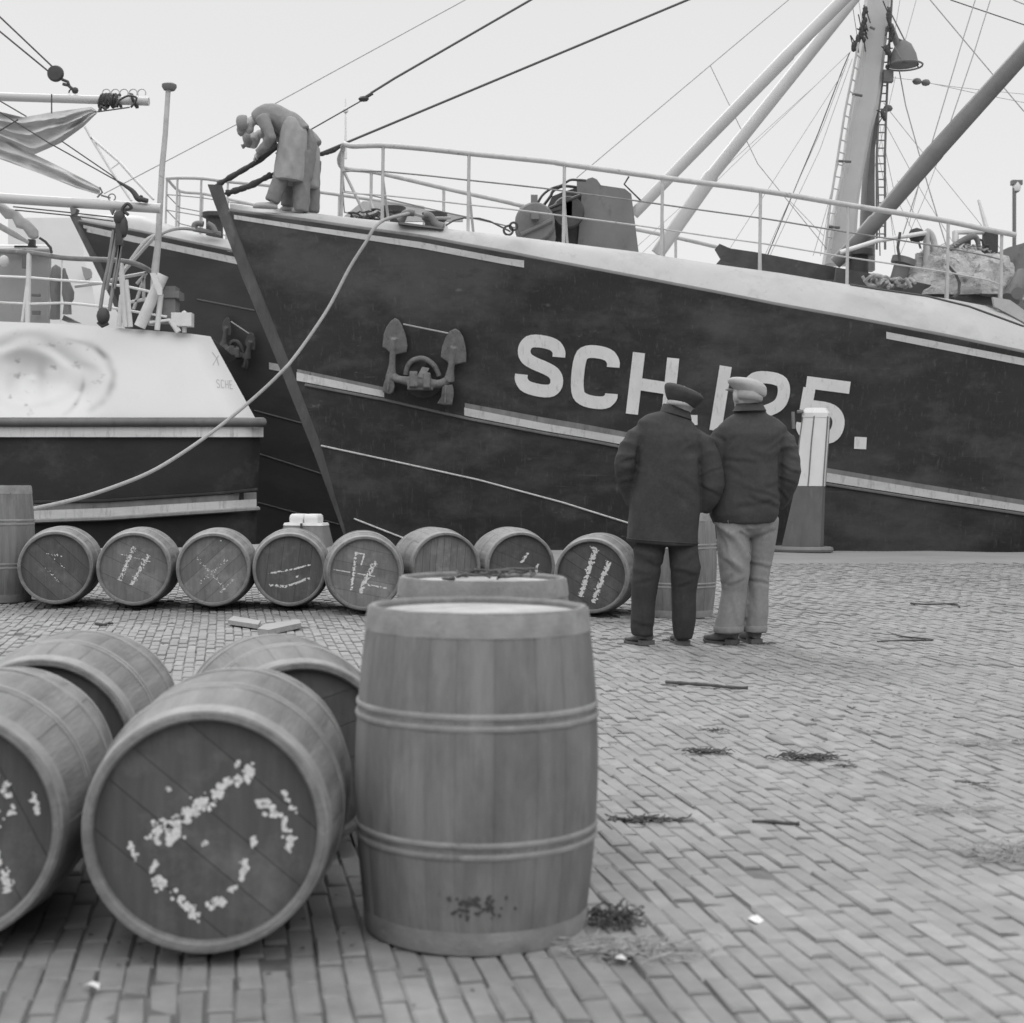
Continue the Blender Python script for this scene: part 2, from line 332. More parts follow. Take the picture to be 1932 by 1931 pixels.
# joint bed, and the rest of the yard as shaded brick
mbk = bpy.data.materials.new('yard_brick'); mbk.use_nodes = True; t = mbk.node_tree; pb = t.nodes['Principled BSDF']
tcn = t.nodes.new('ShaderNodeTexCoord'); mpn = t.nodes.new('ShaderNodeMapping'); mpn.inputs['Rotation'].default_value = (0, 0, R_(90-11.2))
bt = t.nodes.new('ShaderNodeTexBrick'); bt.inputs['Scale'].default_value = 1; bt.inputs['Brick Width'].default_value = .1895; bt.inputs['Row Height'].default_value = .0565
bt.inputs['Mortar Size'].default_value = .003; bt.inputs['Color1'].default_value = (.3,.3,.3,1); bt.inputs['Color2'].default_value = (.36,.36,.36,1); bt.inputs['Mortar'].default_value = (.12,.12,.12,1)
t.links.new(tcn.outputs['Object'], mpn.inputs[0]); t.links.new(mpn.outputs[0], bt.inputs[0]); t.links.new(bt.outputs[0], pb.inputs[0]); pb.inputs['Roughness'].default_value = .8
xs = sorted(set([-400, -120, -50, -25]+[i*.5 for i in range(-30, 33)]+[25, 50, 120, 400])); mb = MB(); rows = []
ys = [-400, -100, -30, -8, -2, 0]+[.5*i for i in range(1, 31)]
for yy in ys: rows.append([Vector((x, min(yy, YE(x)-1.72), gz(x, min(yy, YE(x)-1.72))-.007)) for x in xs])
rows.append([Vector((x, YE(x)-1.72, gz(x, YE(x)-1.72)-.010)) for x in xs])
rows = [[Vector((p.x, p.y, p.z+.010*noise.noise((p.x*.8, p.y*.8, 5)))) for p in r] for r in rows]
mb.grid(rows); g = struct('ground', mb, M['dirt'], 60); g.data.materials.append(mbk)
for f in g.data.polygons:
    c = f.center
    if abs(c.x) > .38*c.y+1.8 or c.y < .9: f.material_index = 1
xs = [-400, -120, -40, -20]+[i*.25 for i in range(-48, 50)]+[20, 40, 120, 400]; mb = MB(); rows = []
for d in (1.9, 1.6, 1.2, .8, .4, .1, .03, 0, 0):
    k = len(rows); rows.append([Vector((x, YE(x)-d+(.02*noise.noise((x*2, 3, 1)) if d < .3 else 0), gz(x, YE(x)-d)+(.008 if d < 1.7 else -.02)+.012*noise.noise((x*1.1, d*2, 1))-(.03 if k >= 7 else 0)-(.25 if k == 8 else 0))) for x in xs])
struct('quay_apron', mb.grid(rows), M['apron'], 50)
mb = MB(); mb.grid([[Vector((x, YE(x)-.02, z)) for x in (-400, -20, -8, 0, 8, 20, 400)] for z in (.2, -.6, -3)]); struct('quay_wall', mb, M['qwall'])
mb = MB(); mb.grid([[Vector((x, y, -1.3)) for x in (-900, -50, 50, 900)] for y in (-40, 60, 1500)]); struct('water', mb, M['water'])

# ================================================================ SHIPS
class Ship:
    """A raked, flared hull lofted along its own centreline."""
    def __init__(s, origin, ang, Lend, btop, bfull, ztop, stem, zbot=-1.6):
        s.o = Vector(origin); s.d = Vector((math.cos(ang), math.sin(ang), 0)); s.n = Vector((math.sin(ang), -math.cos(ang), 0))  # n: towards the camera
        s.btop, s.bfull, s.ztop, s.stem, s.Lend, s.zbot = btop, bfull, ztop, stem, Lend, zbot
    def pt(s, L, b, z): q = s.o+s.d*L+s.n*b; return Vector((q.x, q.y, z))
    def plane(s, u, v):                  # pixel ray onto the centreline plane
        r = ray(u, v); D = (s.o-CAM).dot(s.n)/r.dot(s.n); return CAM+r*D
    def local(s, p): q = Vector((p.x, p.y, 0))-Vector((s.o.x, s.o.y, 0)); return q.dot(s.d), q.dot(s.n)
    def mir(s, p): L, b = s.local(p); return s.pt(L, -b, p.z)
    def hull(s, side=1, nt=70, ns=36):
        rows = []
        z0 = s.ztop(0)
        for j in range(ns+1):
            sv = j/ns; row = []
            for i in range(nt+1):
                t = (i/nt)**1.5
                Lt = s.Lend*t; zt = s.ztop(Lt); zz = lerp(zt, s.zbot, sv)
                zs = lerp(z0, s.zbot, sv); Ls = interp(s.stem, -zs)
                L = Ls+(s.Lend-Ls)*t
                bl = s.bfull*(1-(1-t)**2.6)
                b = lerp(s.btop(Lt), bl, sv**.85) - .16*math.sin(math.pi*sv)*min(1, t*6)*(1-t)**2
                row.append(s.pt(L, side*(b+.05*(1 if i == 0 else 1)), zz))
            rows.append(row)
        return rows

def make_ship(prefix_label, cat, sh, strake, edge, mats, group=None, label_parts=None, fore=None):
    """strake, edge: lists of world points on the near side (bow to stern)."""
    root = thing('fishing_boat', prefix_label, cat, sh.o)
    near = sh.hull(1); far = sh.hull(-1)
    mb = MB().grid(near); mb.grid([r[::-1] for r in far])
    end = [r[-1] for r in near]+[r[-1] for r in far][::-1]; mb.add(end, [tuple(range(len(end)))])
    hull = part('hull', mb, mats['hull'], root, 35)
    bvh = BVHTree.FromPolygons([tuple(p) for r in near for p in r], [(i*71+j, i*71+j+1, (i+1)*71+j+1, (i+1)*71+j) for i in range(36) for j in range(70)])
    def H(u, v, off=.006):
        d = ray(u, v).normalized(); loc, nor, idx, dist = bvh.ray_cast(CAM, d)
        if loc is None:
            loc, nor, idx, dist = bvh.find_nearest(CAM+ray(u, v)*18.2)
        if nor.dot(d) > 0: nor = -nor
        return loc+nor*off
    # whaleback plate from the rubbing strake up to the deck edge, both sides, and the cambered deck between
    rows = []
    K = 6
    for k in range(K+1):
        t = k/K; rows.append([a.lerp(b, t)+Vector((0, 0, .07*math.sin(math.pi*t)*min(1, (b-a).length*2))) for a, b in zip(strake, edge)])
    mb = MB().grid(rows); mb.grid([[sh.mir(p) for p in r] for r in rows])
    deck = []
    for k in range(9):
        t = k/8; deck.append([a.lerp(sh.mir(a), t)+Vector((0, 0, .09*math.sin(math.pi*t)-.0)) for a in rows[-1]])
    mb.grid(deck)
    part('whaleback', mb, mats['deck'], root, 50)
    for sd in (0, 1):
        pts = [sh.mir(p) if sd else p for p in strake]
        part('rubbing_strake', MB().tube([p+(sh.n*(-.01 if not sd else .01)) for p in pts], .048, 10), M['strake'], root)
    return root, hull, H, bvh

def polyline_at(pts, u):
    return interp(pts, u)
def ribbon(H, top, bot, u0, u1, n=70, off=.008):
    a = [H(u0+(u1-u0)*i/n, polyline_at(top, u0+(u1-u0)*i/n), off) for i in range(n+1)]
    c = [H(u0+(u1-u0)*i/n, (polyline_at(top, u0+(u1-u0)*i/n)+polyline_at(bot, u0+(u1-u0)*i/n))/2, off) for i in range(n+1)]
    b = [H(u0+(u1-u0)*i/n, polyline_at(bot, u0+(u1-u0)*i/n), off) for i in range(n+1)]
    return MB().grid([a, c, b])

# ---- main boat
ANG = R_(11)
A0 = P(433, 400, 19.0)
sh = Ship(A0, ANG, 26, None, 3.15, None, None)
strk = [(433,400),(500,409),(575,419),(680,434),(795,450),(885,467),(953,479),(1032,495),(1172,521),(1344,554),(1475,580),(1604,603),(1784,637),(1932,668),(2100,700),(2350,745),(2700,800)]
btab = [(0,.03),(.5,.33),(1,.6),(2.6,1.25),(4,1.75),(6.2,2.25),(10,2.95),(14,3.3),(20,3.35),(26,2.6)]
# near-side strake: find the point on each pixel ray whose offset from the centreline is btab(L)
def on_profile(sh, tab, u, v, db=0):
    lo, hi = 15.0, 21.5
    for _ in range(50):
        m = (lo+hi)/2; p = P(u, v, m); L, b = sh.local(p)
        if b > interp(tab, L)+db: lo = m
        else: hi = m
    return P(u, v, lo)
strake_pts = [on_profile(sh, btab, u, v) for u, v in strk]
ztab = [(sh.local(p)[0], p.z) for p in strake_pts]
sh.ztop = lambda L: interp(ztab, L); sh.btop = lambda L: interp(btab, L)
stem_px = [(433,400),(478,516),(547,688),(605,840),(652,1010),(690,1140)]
st = [];
for u, v in stem_px:
    p = sh.plane(u, v); st.append((-p.z, sh.local(p)[0]))
st[0] = (-ztab[0][1], 0.0); sh.stem = st
# resample strake
def resample(pts, n):
    pts = [Vector(p) for p in pts]; d = [0]
    for a, b in zip(pts, pts[1:]): d.append(d[-1]+(b-a).length)
    o = []; k = 0
    for i in range(n+1):
        s = d[-1]*i/n
        while k < len(d)-2 and d[k+1] < s: k += 1
        o.append(pts[k].lerp(pts[k+1], (s-d[k])/max(1e-9, d[k+1]-d[k])))
    return o
edg = [(434,396),(500,401),(596,404.5),(730,418),(878,436),(960,445),(1053,457),(1206,476),(1344,498),(1475,516),(1586,535),(1712,553),(1800,566),(1873,580),(1932,612),(2010,668),(2200,716),(2700,790)]
dbt = [(433,0),(600,-.08),(800,-.2),(1100,-.38),(1400,-.5),(1873,-.6),(2000,-.3),(2100,-.1),(2700,-.1)]
edge_pts = [on_profile(sh, btab, u, v, interp(dbt, u)) for u, v in edg]
# pair strake and edge stations by length along the boat
Ls = [i*.2 for i in range(0, 126)]
def by_L(sh, pts, L):
    tab = [(sh.local(p)[0], p) for p in pts]
    if L <= tab[0][0]: return tab[0][1].copy()
    for (a, p), (b, q) in zip(tab, tab[1:]):
        if L <= b: return p.lerp(q, (L-a)/max(1e-6, b-a))
    return tab[-1][1].copy()
SK = [by_L(sh, strake_pts, L) for L in Ls]; ED = [by_L(sh, edge_pts, L) for L in Ls]
root, hull, H, bvh = make_ship('large black fishing boat with a white painted number on its bow, nearest the quay', 'fishing boat', sh, SK, ED, {'hull': M['hull'], 'deck': M['deckw']})
BOAT = root
# stem bar
le = [(392,349),(405,385),(457,523),(528,695),(591,853),(648,1008),(690,1135)]; re_ = [(419,351),(433,398),(480,516),(549,688),(607,840),(654,1010),(693,1140)]
mb = MB(); rings = []
for i in range(len(le)):
    a = sh.plane(*le[i]); b = sh.plane(*re_[i]); w2 = sh.n*(.055 if i else .05)
    rings.append([a+w2*.7, b+w2*1.15, b-w2*1.15, a-w2*.7])
part('stem_bar', mb.loft(rings), M['stem'], root, 30)
# paint lines
mid_t = [(548,694),(726,731),(885,762),(1032,789),(1099,800),(1190,817),(1300,838),(1565,884),(1750,915),(1932,944),(2100,968)]
mid_m = [(548,700),(726,738),(885,771),(1032,800),(1099,811),(1190,827),(1300,848),(1565,893),(1750,924),(1932,953),(2100,977)]
mid_b = [(548,716),(726,750),(885,786),(1032,814),(1099,825),(1190,842),(1300,863),(1565,910),(1750,939),(1932,966),(2100,990)]
for u0, u1 in ((560,725),(876,2050)):
    part('stripe', ribbon(H, mid_m, mid_b, u0, u1), M['stripe'], root)
    part('stripe', ribbon(H, mid_t, mid_m, u0+1, u1, off=.007), M['greystripe'], root, label='dull grey paint line above the white stripe')
mbl = [H(576+(2050-576)*i/90, polyline_at(mid_b, 576+(2050-576)*i/90)+5, .01) for i in range(91)]
part('hull_moulding', MB().tube(mbl, .02, 6), M['strake'], root)
up_t = [(438,405),(575,426),(795,457),(953,487),(1000,493)]; up_b = [(438,413),(575,435),(795,469),(953,499),(1000,507)]
part('stripe', ribbon(H, up_t, up_b, 442, 989), M['stripe'], root)
part('stripe', ribbon(H, [(1672,626),(1932,676),(2050,698)], [(1672,639),(1932,690),(2050,712)], 1672, 2050), M['stripe'], root)
l1 = [(605,841),(740,870),(900,905),(1060,948),(1185,987),(1400,1030)]
part('plate_line', MB().tube([H(606+i*12, interp(l1, 606+i*12), .004) for i in range(64)], .011, 5), M['stripe'], root)
l2 = [(668,979),(770,1019)]
part('plate_line', MB().tube([H(668+i*10, interp(l2, 668+i*10), .004) for i in range(11)], .011, 5), M['stripe'], root)
# painted registration: strokes in each letter's own cell, laid on the plating
def stroke(mb, cell, pts, wpx, H, off=.012):
    BL, BR, TL, TR = [Vector(p) for p in cell]
    def mp(a, b): return BL.lerp(BR, a).lerp(TL.lerp(TR, a), b)
    P2 = [mp(a, b) for a, b in pts]
    if len(P2) > 4:
        for _ in range(2):
            q_ = [P2[0]]
            for a, b in zip(P2, P2[1:]): q_ += [a.lerp(b, .25), a.lerp(b, .75)]
            P2 = q_+[P2[-1]]
    # subdivide
    Q = [P2[0]]
    for a, b in zip(P2, P2[1:]):
        n = max(1, int((b-a).length/6+.3)); Q += [a.lerp(b, (k+1)/n) for k in range(n)]
    Lr, Rr = [], []
    for i, p in enumerate(Q):
        if i == 0: tg = Q[1]-Q[0]; sc = 1
        elif i == len(Q)-1: tg = Q[-1]-Q[-2]; sc = 1
        else:
            a = (Q[i]-Q[i-1]).normalized(); b = (Q[i+1]-Q[i]).normalized(); tg = a+b; sc = 1/max(.6, math.sqrt(max(.01, (1+a.dot(b))/2)))
        tg.normalize(); nn = Vector((-tg.y, tg.x))*(wpx/2*sc)
        Lr.append(H(*(p+nn), off)); Rr.append(H(*(p-nn), off))
    Mr = [H(*p, off) for p in Q]
    mb.grid([Lr, Mr, Rr])
def cell(z, bl, br, tl, tr): return [z(*bl), z(*br), z(*tl), z(*tr)]
G = {'S': [[(.9,.70),(.9,.8),(.76,.91),(.26,.91),(.11,.79),(.11,.64),(.24,.54),(.76,.46),(.9,.36),(.9,.2),(.74,.09),(.24,.09),(.1,.2),(.1,.3)]],
     'C': [[(.88,.70),(.88,.8),(.74,.91),(.28,.91),(.12,.78),(.12,.22),(.28,.09),(.74,.09),(.88,.2),(.88,.27)]],
     'H': [[(.12,0),(.12,1)], [(.88,0),(.88,1)], [(.225,.5),(.775,.5)]],
     '2': [[(.1,.70),(.1,.8),(.26,.91),(.76,.91),(.89,.79),(.89,.58),(.74,.45),(.24,.3),(.11,.2),(.11,.10)],[(.2,.09),(1,.09)]],
     '5': [[(.98,.91),(.035,.91)], [(.12,.828),(.12,.475)], [(.205,.555),(.68,.555),(.89,.42),(.89,.2),(.72,.09),(.25,.09),(.1,.2),(.1,.28)]]}
cells = {'S': (cell(zC, (285,1690), (560,1745), (322,1330), (590,1375)), 'S', 24), 'C': (cell(zC, (620,1770), (905,1815), (655,1395), (930,1435)), 'C', 24),
         'H': (cell(zC, (970,1828), (1255,1870), (1015,1448), (1293,1492)), 'H', 23),
         '2': (cell(zT, (165,960), (745,1035), (310,120), (890,195)), '2', 23), '5': (cell(zT, (930,1045), (1500,1125), (1070,215), (1670,292)), '5', 23)}
for nm, (c, gl, wp) in cells.items():
    mb = MB()
    for i, s_ in enumerate(G[gl]): stroke(mb, c, s_, wp, H, .012+.002*i)
    part('painted_letter', mb, M['letter'], root, label='white painted character '+nm)
mb = MB(); a = Vector(zC(1584,1537)); b = Vector(zC(1520,1935)); stroke(mb, [a, b, a, b], [(0,.5),(1,.5)], 23, H); part('painted_letter', mb, M['letter'], root, label='white painted character 1')
for (z, p, q) in ((zC, (1372,1838), (1372,1900)), (zT, (1783,1005), (1775,1162))):
    mb = MB(); a = Vector(z(*p)); b = Vector(z(*q)); stroke(mb, [a, b, a, b], [(0,.5),(1,.5)], 23, H); part('painted_letter', mb, M['letter'], root, label='white painted full stop')

# railings ----------------------------------------------------------
def fat_tube(name, pts, r, m, parent, label=None, seg=8): return part(name, MB().tube(pts, r, seg), m, parent, 60, label=label)
def z_from(u, v, D): return P(u, v, D).z
railtop = [(647,281),(665,276),(723,275),(800,281),(885,290),(1032,305),(1065,310),(1252,336),(1435,360),(1586,385),(1700,403),(1789,418),(1850,431),(1918,444)]
posts = [723,885,1065,1250,1435,1600,1789,1890]
def edge_at_u(u): return on_profile(sh, btab, u, interp(edg, u), interp(dbt, u))
def rail_pt(u, v): e = edge_at_u(u); return P(u, v, e.y+.03)
rt = [rail_pt(u, v) for u, v in railtop[1:]]
apex = P(647, 283, sh.plane(647, 300).y)
rt = [apex, (apex+rt[0])/2+Vector((-.03,-.12,.02))]+rt
rt = smooth_path(rt, 5)
railing = part('railing', MB().tube(rt, .034, 8), M['rail'], root, 60, label='pale grey pipe rail round the whaleback')
frt = [sh.mir(p) for p in rt]; part('railing', MB().tube(frt, .03, 8), M['rail'], root, 60)
RAILF = bpy.context.scene.objects['railing.001']
def post_set(uu, side, parent, brace=True):
    for u in uu:
        v = interp(railtop, u); e = edge_at_u(u); top = rail_pt(u, v)
        base = Vector((e.x+.0, e.y+.05, e.z-.05)); base = P(u-2, interp(edg, u)+2, e.y+.05)
        br0 = top.lerp(base, .42); br1 = base+sh.d*.12-sh.n*.28
        A = [top, base, br0, br1]
        if side: A = [sh.mir(p) for p in A]
        mb = MB().tube([A[0], A[1]], .021, 6)
        if brace: mb.tube([A[2], A[3]], .018, 6)
        part('rail_post', mb, M['rail'], parent, 60)
post_set(posts, 0, railing); post_set(posts[:-1], 1, RAILF)
pp = sh.plane(645, 404); part('rail_post', MB().tube([apex, Vector((apex.x-.02, apex.y, pp.z-.05))], .024, 6).tube([apex.lerp(Vector((apex.x, apex.y, pp.z)), .3), Vector((apex.x+.3, apex.y+.1, pp.z-.02))], .02, 6), M['rail'], railing, 60)
for fr, rr in ((.345,.011),(.66,.011)):
    mid = []
    us = [650,665,690]+list(range(723,1900,30))
    for u in us:
        e = edge_at_u(u); b = P(u, interp(edg, u), e.y+.05); tp = rail_pt(u, interp(railtop, u)) if u > 660 else apex
        p = tp.lerp(b, fr); mid.append(p)
    mid[0] = Vector((apex.x, apex.y, lerp(apex.z, pp.z, fr)))
    part('guard_wire', MB().tube(mid, rr, 5), M['rail'] if fr > .5 else M['raild'], railing, 60)
    part('guard_wire', MB().tube([sh.mir(p) for p in mid], rr*.9, 5), M['raild'], RAILF, 60)

# windlass with its guard plate ------------------------------------
wl = part('windlass', MB().prism([PZ(zN, x, y, 19.75) for x, y in [(843,1150),(860,990),(905,380),(850,360),(845,210),(950,205),(985,180),(1040,165),(1095,190),(1145,262),(1440,305),(1520,370),(1610,1085),(1625,1200)]], (.05,.62,0)), M['grey'], root, 30, label='tall grey guard plate over the windlass')
mb = MB(); c = PZ(zN, 325, 760, 19.7)
mb.lathe([(.02,-.28),(.24,-.28),(.265,-.25),(.265,-.2),(.23,-.18),(.23,.18),(.265,.2),(.265,.25),(.24,.28),(.02,.28)], 30, c, Matrix.Rotation(R_(90), 3, 'X') @ Matrix.Rotation(0, 3, 'Z'))
mb.tube([PZ(zN,160,870,19.4), PZ(zN,540,690,19.4)], .03, 6); mb.box(PZ(zN,330,640,19.38), (.1,.1,.1)); mb.box(PZ(zN,320,490,19.5), (.09,.09,.22)); mb.prism([PZ(zN,x,y,19.5) for x,y in [(150,860),(300,560),(430,520),(560,640),(590,900),(545,1150),(150,1150)]], (0,.4,0))
part('windlass_drum', mb, M['grey'], wl, 30)
mb = MB(); mb.prism([PZ(zN,x,y,19.85) for x,y in [(470,560),(540,400),(660,350),(850,290),(930,330),(930,1150),(560,1150),(520,800)]], (0,.4,0)); mb.lathe([(.02,-.3),(.2,-.3),(.22,-.25),(.17,-.2),(.17,.2),(.22,.25),(.2,.3),(.02,.3)], 26, PZ(zN, 730, 640, 19.8), Matrix.Rotation(R_(90), 3, 'X'))
mb.box(PZ(zN, 730, 850, 20.0), (.5,.4,.6)); mb.box(PZ(zN, 740, 560, 19.55), (.1,.1,.2)); mb.tube([PZ(zN,470,560,19.5), PZ(zN,900,380,19.5)], .022, 6); mb.tube([PZ(zN,500,590,19.5), PZ(zN,650,545,19.5)], .03, 6)
part('windlass_drum', mb, M['dark'], wl, 30)
mb = MB(); mb.tube(smooth_path([PZ(zN,x,y,19.55) for x,y in [(355,500),(420,390),(520,310),(660,262),(760,200),(860,198),(960,205)]]), .017, 6)
mb.tube(smooth_path([PZ(zN,x,y,19.9) for x,y in [(430,520),(520,400),(560,330),(680,275),(860,290)]]), .02, 6)
part('guard_hoop', mb, M['dark'], wl, 60)
part('brake_lever', MB().tube([PZ(zN,1490,155,19.8),PZ(zN,1432,250,19.8),PZ(zN,1640,455,19.8)], .012, 6), M['dark'], wl, 60)
mb = MB()
for (x, y, r) in ((0,820,.06),(65,770,.05)):
    c = PZ(zN, x, y, 19.2); mb.tube([c+Vector((r*math.cos(a),0,r*math.sin(a))) for a in [k*math.pi/6 for k in range(13)]], .016, 6)
part('chain_link', mb, M['dark'], root, 60)

# fairlead horns and bollards on the whaleback ----------------------
for pts in ([(660,800),(690,770),(715,725),(760,712),(812,720)], [(1090,862),(1030,830),(1000,790),(960,740),(905,740)]):
    part('fairlead_horn', MB().tube(smooth_path([PZ(zM, x, y, 18.45) for x, y in pts], 4), [.07,.05,.045,.045,.04], 8), M['grey'], root, 60)
part('fairlead_base', MB().loft([[PZ(zM, x, y, D) for x, y, D in ((650,800,18.35),(1100,862,18.35),(1100,880,18.35),(650,825,18.35))],[PZ(zM, x, y, D) for x, y, D in ((650,800,18.7),(1100,862,18.7),(1100,880,18.7),(650,825,18.7))]]), M['grey'], root)
for (x0, y0, x1, y1, D) in ((610,660,600,800,19.7),(1040,720,1010,860,19.6)):
    a = PZ(zM, x0, y0, D); b = PZ(zM, x1, y1, D); hgt = a.z-b.z+.1
    part('deck_bollard', MB().lathe([(.02,-.1),(.13,-.1),(.13,hgt-.22),(.17,hgt-.18),(.17,hgt-.1),(.02,hgt-.09)], 18, b), M['dark'], root)
part('bulwark_plate', MB().prism([PZ(zM,x,y,21.3) for x,y in [(120,745),(300,600),(420,600),(1290,740),(1290,800),(120,800)]], (0,.05,0)), M['deckw'], root)
# tangle of lines by the rail
mb = MB(); rr = random.Random(4)
for k in range(16):
    pts = []; p = Vector(PZ(zM, 150+rr.random()*350, 745, 18.9+rr.random()*.4))
    for q in range(7):
        pts.append(p.copy()); p += Vector((rr.uniform(-.05,.12), rr.uniform(-.06,.06), rr.uniform(-.05,.05)))
        p.z = max(p.z, PZ(zM, 300, 765, 19).z-.03); p.z = min(p.z, PZ(zM, 300, 680, 19).z)
    mb.tube(smooth_path(pts, 3), .011, 5)
solo('rope_tangle', mb, M['dark'], 'dark tangle of rope lying on the whaleback inside the rail', 'rope', loc=PZ(zM, 300, 765, 19.1))
# ---- mast, derricks and rigging of the main boat -------------------
DM = 20.6
def quadring(z, xl, xr, y, D, dep=.3):
    a = PZ(z, xl, y, D); b = PZ(z, xr, y, D); w = (b-a)*.16
    return [a+Vector((0,.06,0)), a+w, b-w, b+Vector((0,.06,0)), b+Vector((0,dep,0)), a+Vector((0,dep,0))]
mast = part('mast', MB().loft([quadring(zK, xl, xr, y, DM) for xl, xr, y in [(925,1030,-1950),(712,890,-160),(690,870,0),(655,845,300),(625,815,560),(575,775,860),(540,720,1050),(505,660,1350),(450,620,1600),(385,600,1900),(350,570,2100)]]), M['mast'], root, 30, label='pale tapered mast with steel ladders')
part('mast_leg', MB().loft([quadring(zK, xl, xr, y, DM+.35, .25) for xl, xr, y in [(755,830,560),(745,785,900),(700,750,1180),(668,748,1450),(655,750,1700),(640,750,2150)]]), M['grey'], root, 30, label='darker rear leg of the mast')
def ladder(pl, pr, n, D, m, name='ladder'):
    a = [PZ(zK, x, y, D) for x, y in pl]; b = [PZ(zK, x, y, D+.05) for x, y in pr]
    mb = MB().tube(a, .017, 6).tube(b, .017, 6); A = resample(a, n); B = resample(b, n)
    for p, q in list(zip(A, B))[1:-1]: mb.tube([p, q], .010, 5)
    return part(name, mb, m, mast, 60)
ladder([(610,340),(560,600),(500,900),(440,1280),(385,1620),(345,1990)], [(650,370),(600,620),(545,900),(495,1290),(435,1640),(390,1990)], 17, DM-.15, M['rail'])
ladder([(830,0),(800,450),(770,900),(755,1250),(755,1700),(755,1990)], [(875,0),(850,450),(830,900),(820,1250),(822,1700),(822,1990)], 32, DM+.1, M['grey'])
for (x0, y0, x1, y1) in ((700,215,740,235),(560,750,640,765),(450,1285,550,1290),(360,1810,460,1815)):
    part('mast_bracket', MB().tube([PZ(zK,x0,y0,DM-.1),PZ(zK,x1,y1,DM-.1)], .02, 6), M['grey'], mast, 60)
# shackles and blocks clustered on the mast
mb = MB(); rr = random.Random(9)
for (x0, y0, x1, y1, n) in ((670,60,640,330,12),(640,200,575,400,10),(855,80,880,330,10),(820,380,860,440,6),(790,890,820,960,3)):
    for k in range(n):
        t = (k+.5)/n; p = PZ(zK, lerp(x0,x1,t)+rr.uniform(-14,14), lerp(y0,y1,t), DM-.12); mb.ellip(p, (.022+rr.random()*.02,.025,.035+rr.random()*.03), 8)
        mb.tube([p, p+Vector((rr.uniform(-.09,.09), 0, rr.uniform(-.2,.2)))], .009, 5)
part('rigging_block', mb, M['dark'], mast, 50, label='cluster of blocks and shackles at the mast')
# deck lamp on its bracket
mb = MB(); c = PZ(zK, 966, 512, DM); mb.lathe([(.215,-.015),(.205,.015),(.175,.14),(.11,.27),(.03,.33)], 24, c, cap=False)
mb.lathe([(.2,-.01),(.02,.03)], 24, c, cap=False)
lp = part('deck_lamp', mb, M['grey'], mast, 50, label='conical floodlight shade hanging beside the mast')
mb = MB(); c2 = PZ(zK, 975, 525, DM); mb.tube([c2+Vector((.25*math.cos(a), .25*math.sin(a), 0)) for a in [k*math.pi/10 for k in range(21)]], .014, 5)
mb.tube([PZ(zK,860,200,DM),PZ(zK,925,370,DM)], .05, 6); mb.tube([PZ(zK,870,110,DM),PZ(zK,1090,545,DM)], .01, 5); mb.tube([PZ(zK,890,300,DM),PZ(zK,1000,350,DM)], .02, 5)
mb.tube([PZ(zK,900,380,DM-.3),PZ(zK,945,470,DM-.35)], .012, 5)
part('lamp_guard', mb, M['grey'], lp, 60)
mb = MB().box(PZ(zK,845,612,DM), (.13,.1,.16)); part('mast_box', mb, M['grey'], mast)
# derricks
part('derrick_boom', MB().tube([P(1640,-50,19.3), P(1490,100,19.4), P(1487,104,19.4), P(1195,405,19.9)], [.085,.085,.092,.075], 14), M['spar'], root, 50, label='front white derrick boom slanting up to the mast')
part('derrick_boom', MB().tube([P(1680,-90,19.9), P(1345,328,20.2), P(1340,335,20.2), P(1240,480,20.3)], [.085,.09,.11,.095], 14), M['spar'], root, 50, label='rear white derrick boom, thicker at its foot')
part('derrick_boom', MB().tube([P(2120,-110,18.7), P(1768,283,19.4), P(1762,290,19.4), P(1655,415,19.7), P(1650,420,19.7), P(1612,462,19.8), P(1575,497,19.9)], [.11,.12,.125,.105,.115,.1,.09], 16), M['sparg'], root, 50, label='dark grey derrick boom rising to the right')
# wires
def wire(pts, r=.008, m='wire', name='rigging_wire', parent=None, sag=0):
    q = []
    for a, b in zip(pts, pts[1:]):
        n = 8 if sag else 1
        for k in range(n): t = k/n; q.append(a.lerp(b, t)-Vector((0,0,sag*4*t*(1-t))))
    q.append(pts[-1]); return part(name, MB().tube(q, r, 5), M[m], parent or root, 60)
stem_top = sh.plane(405, 352); stem_lo = sh.plane(425, 366)
wire([P(1655,-149,20.4), P(1320,-9,19.6), P(600,292,19.3)], .017)
wire([P(1665,-380,20.5), P(1040,-22,20.2), P(745,148,19.9), P(700,176,19.85)], .017); wire([P(690,186,19.85), P(588,244,19.7), P(520,290,19.5)], .010)
part('rigging_block', MB().ellip(P(686,187,19.85), (.075,.05,.04), 8).tube([P(680,190,19.85),P(703,176,19.85)], .025, 6), M['dark'], root, 50)
wire([P(1672,-432,20.7), P(900,-12,22), P(460,228,22), P(196,366,22)], .008, 'wirel')
wire([P(1652,-138,20.4), P(1500,-10,20.2), P(1340,124,20), P(1088,336,19.8)], .008, 'wirel'); wire([P(1340,124,20), P(1430,310,20.2), P(1560,470,20.4)], .006, 'wirel')
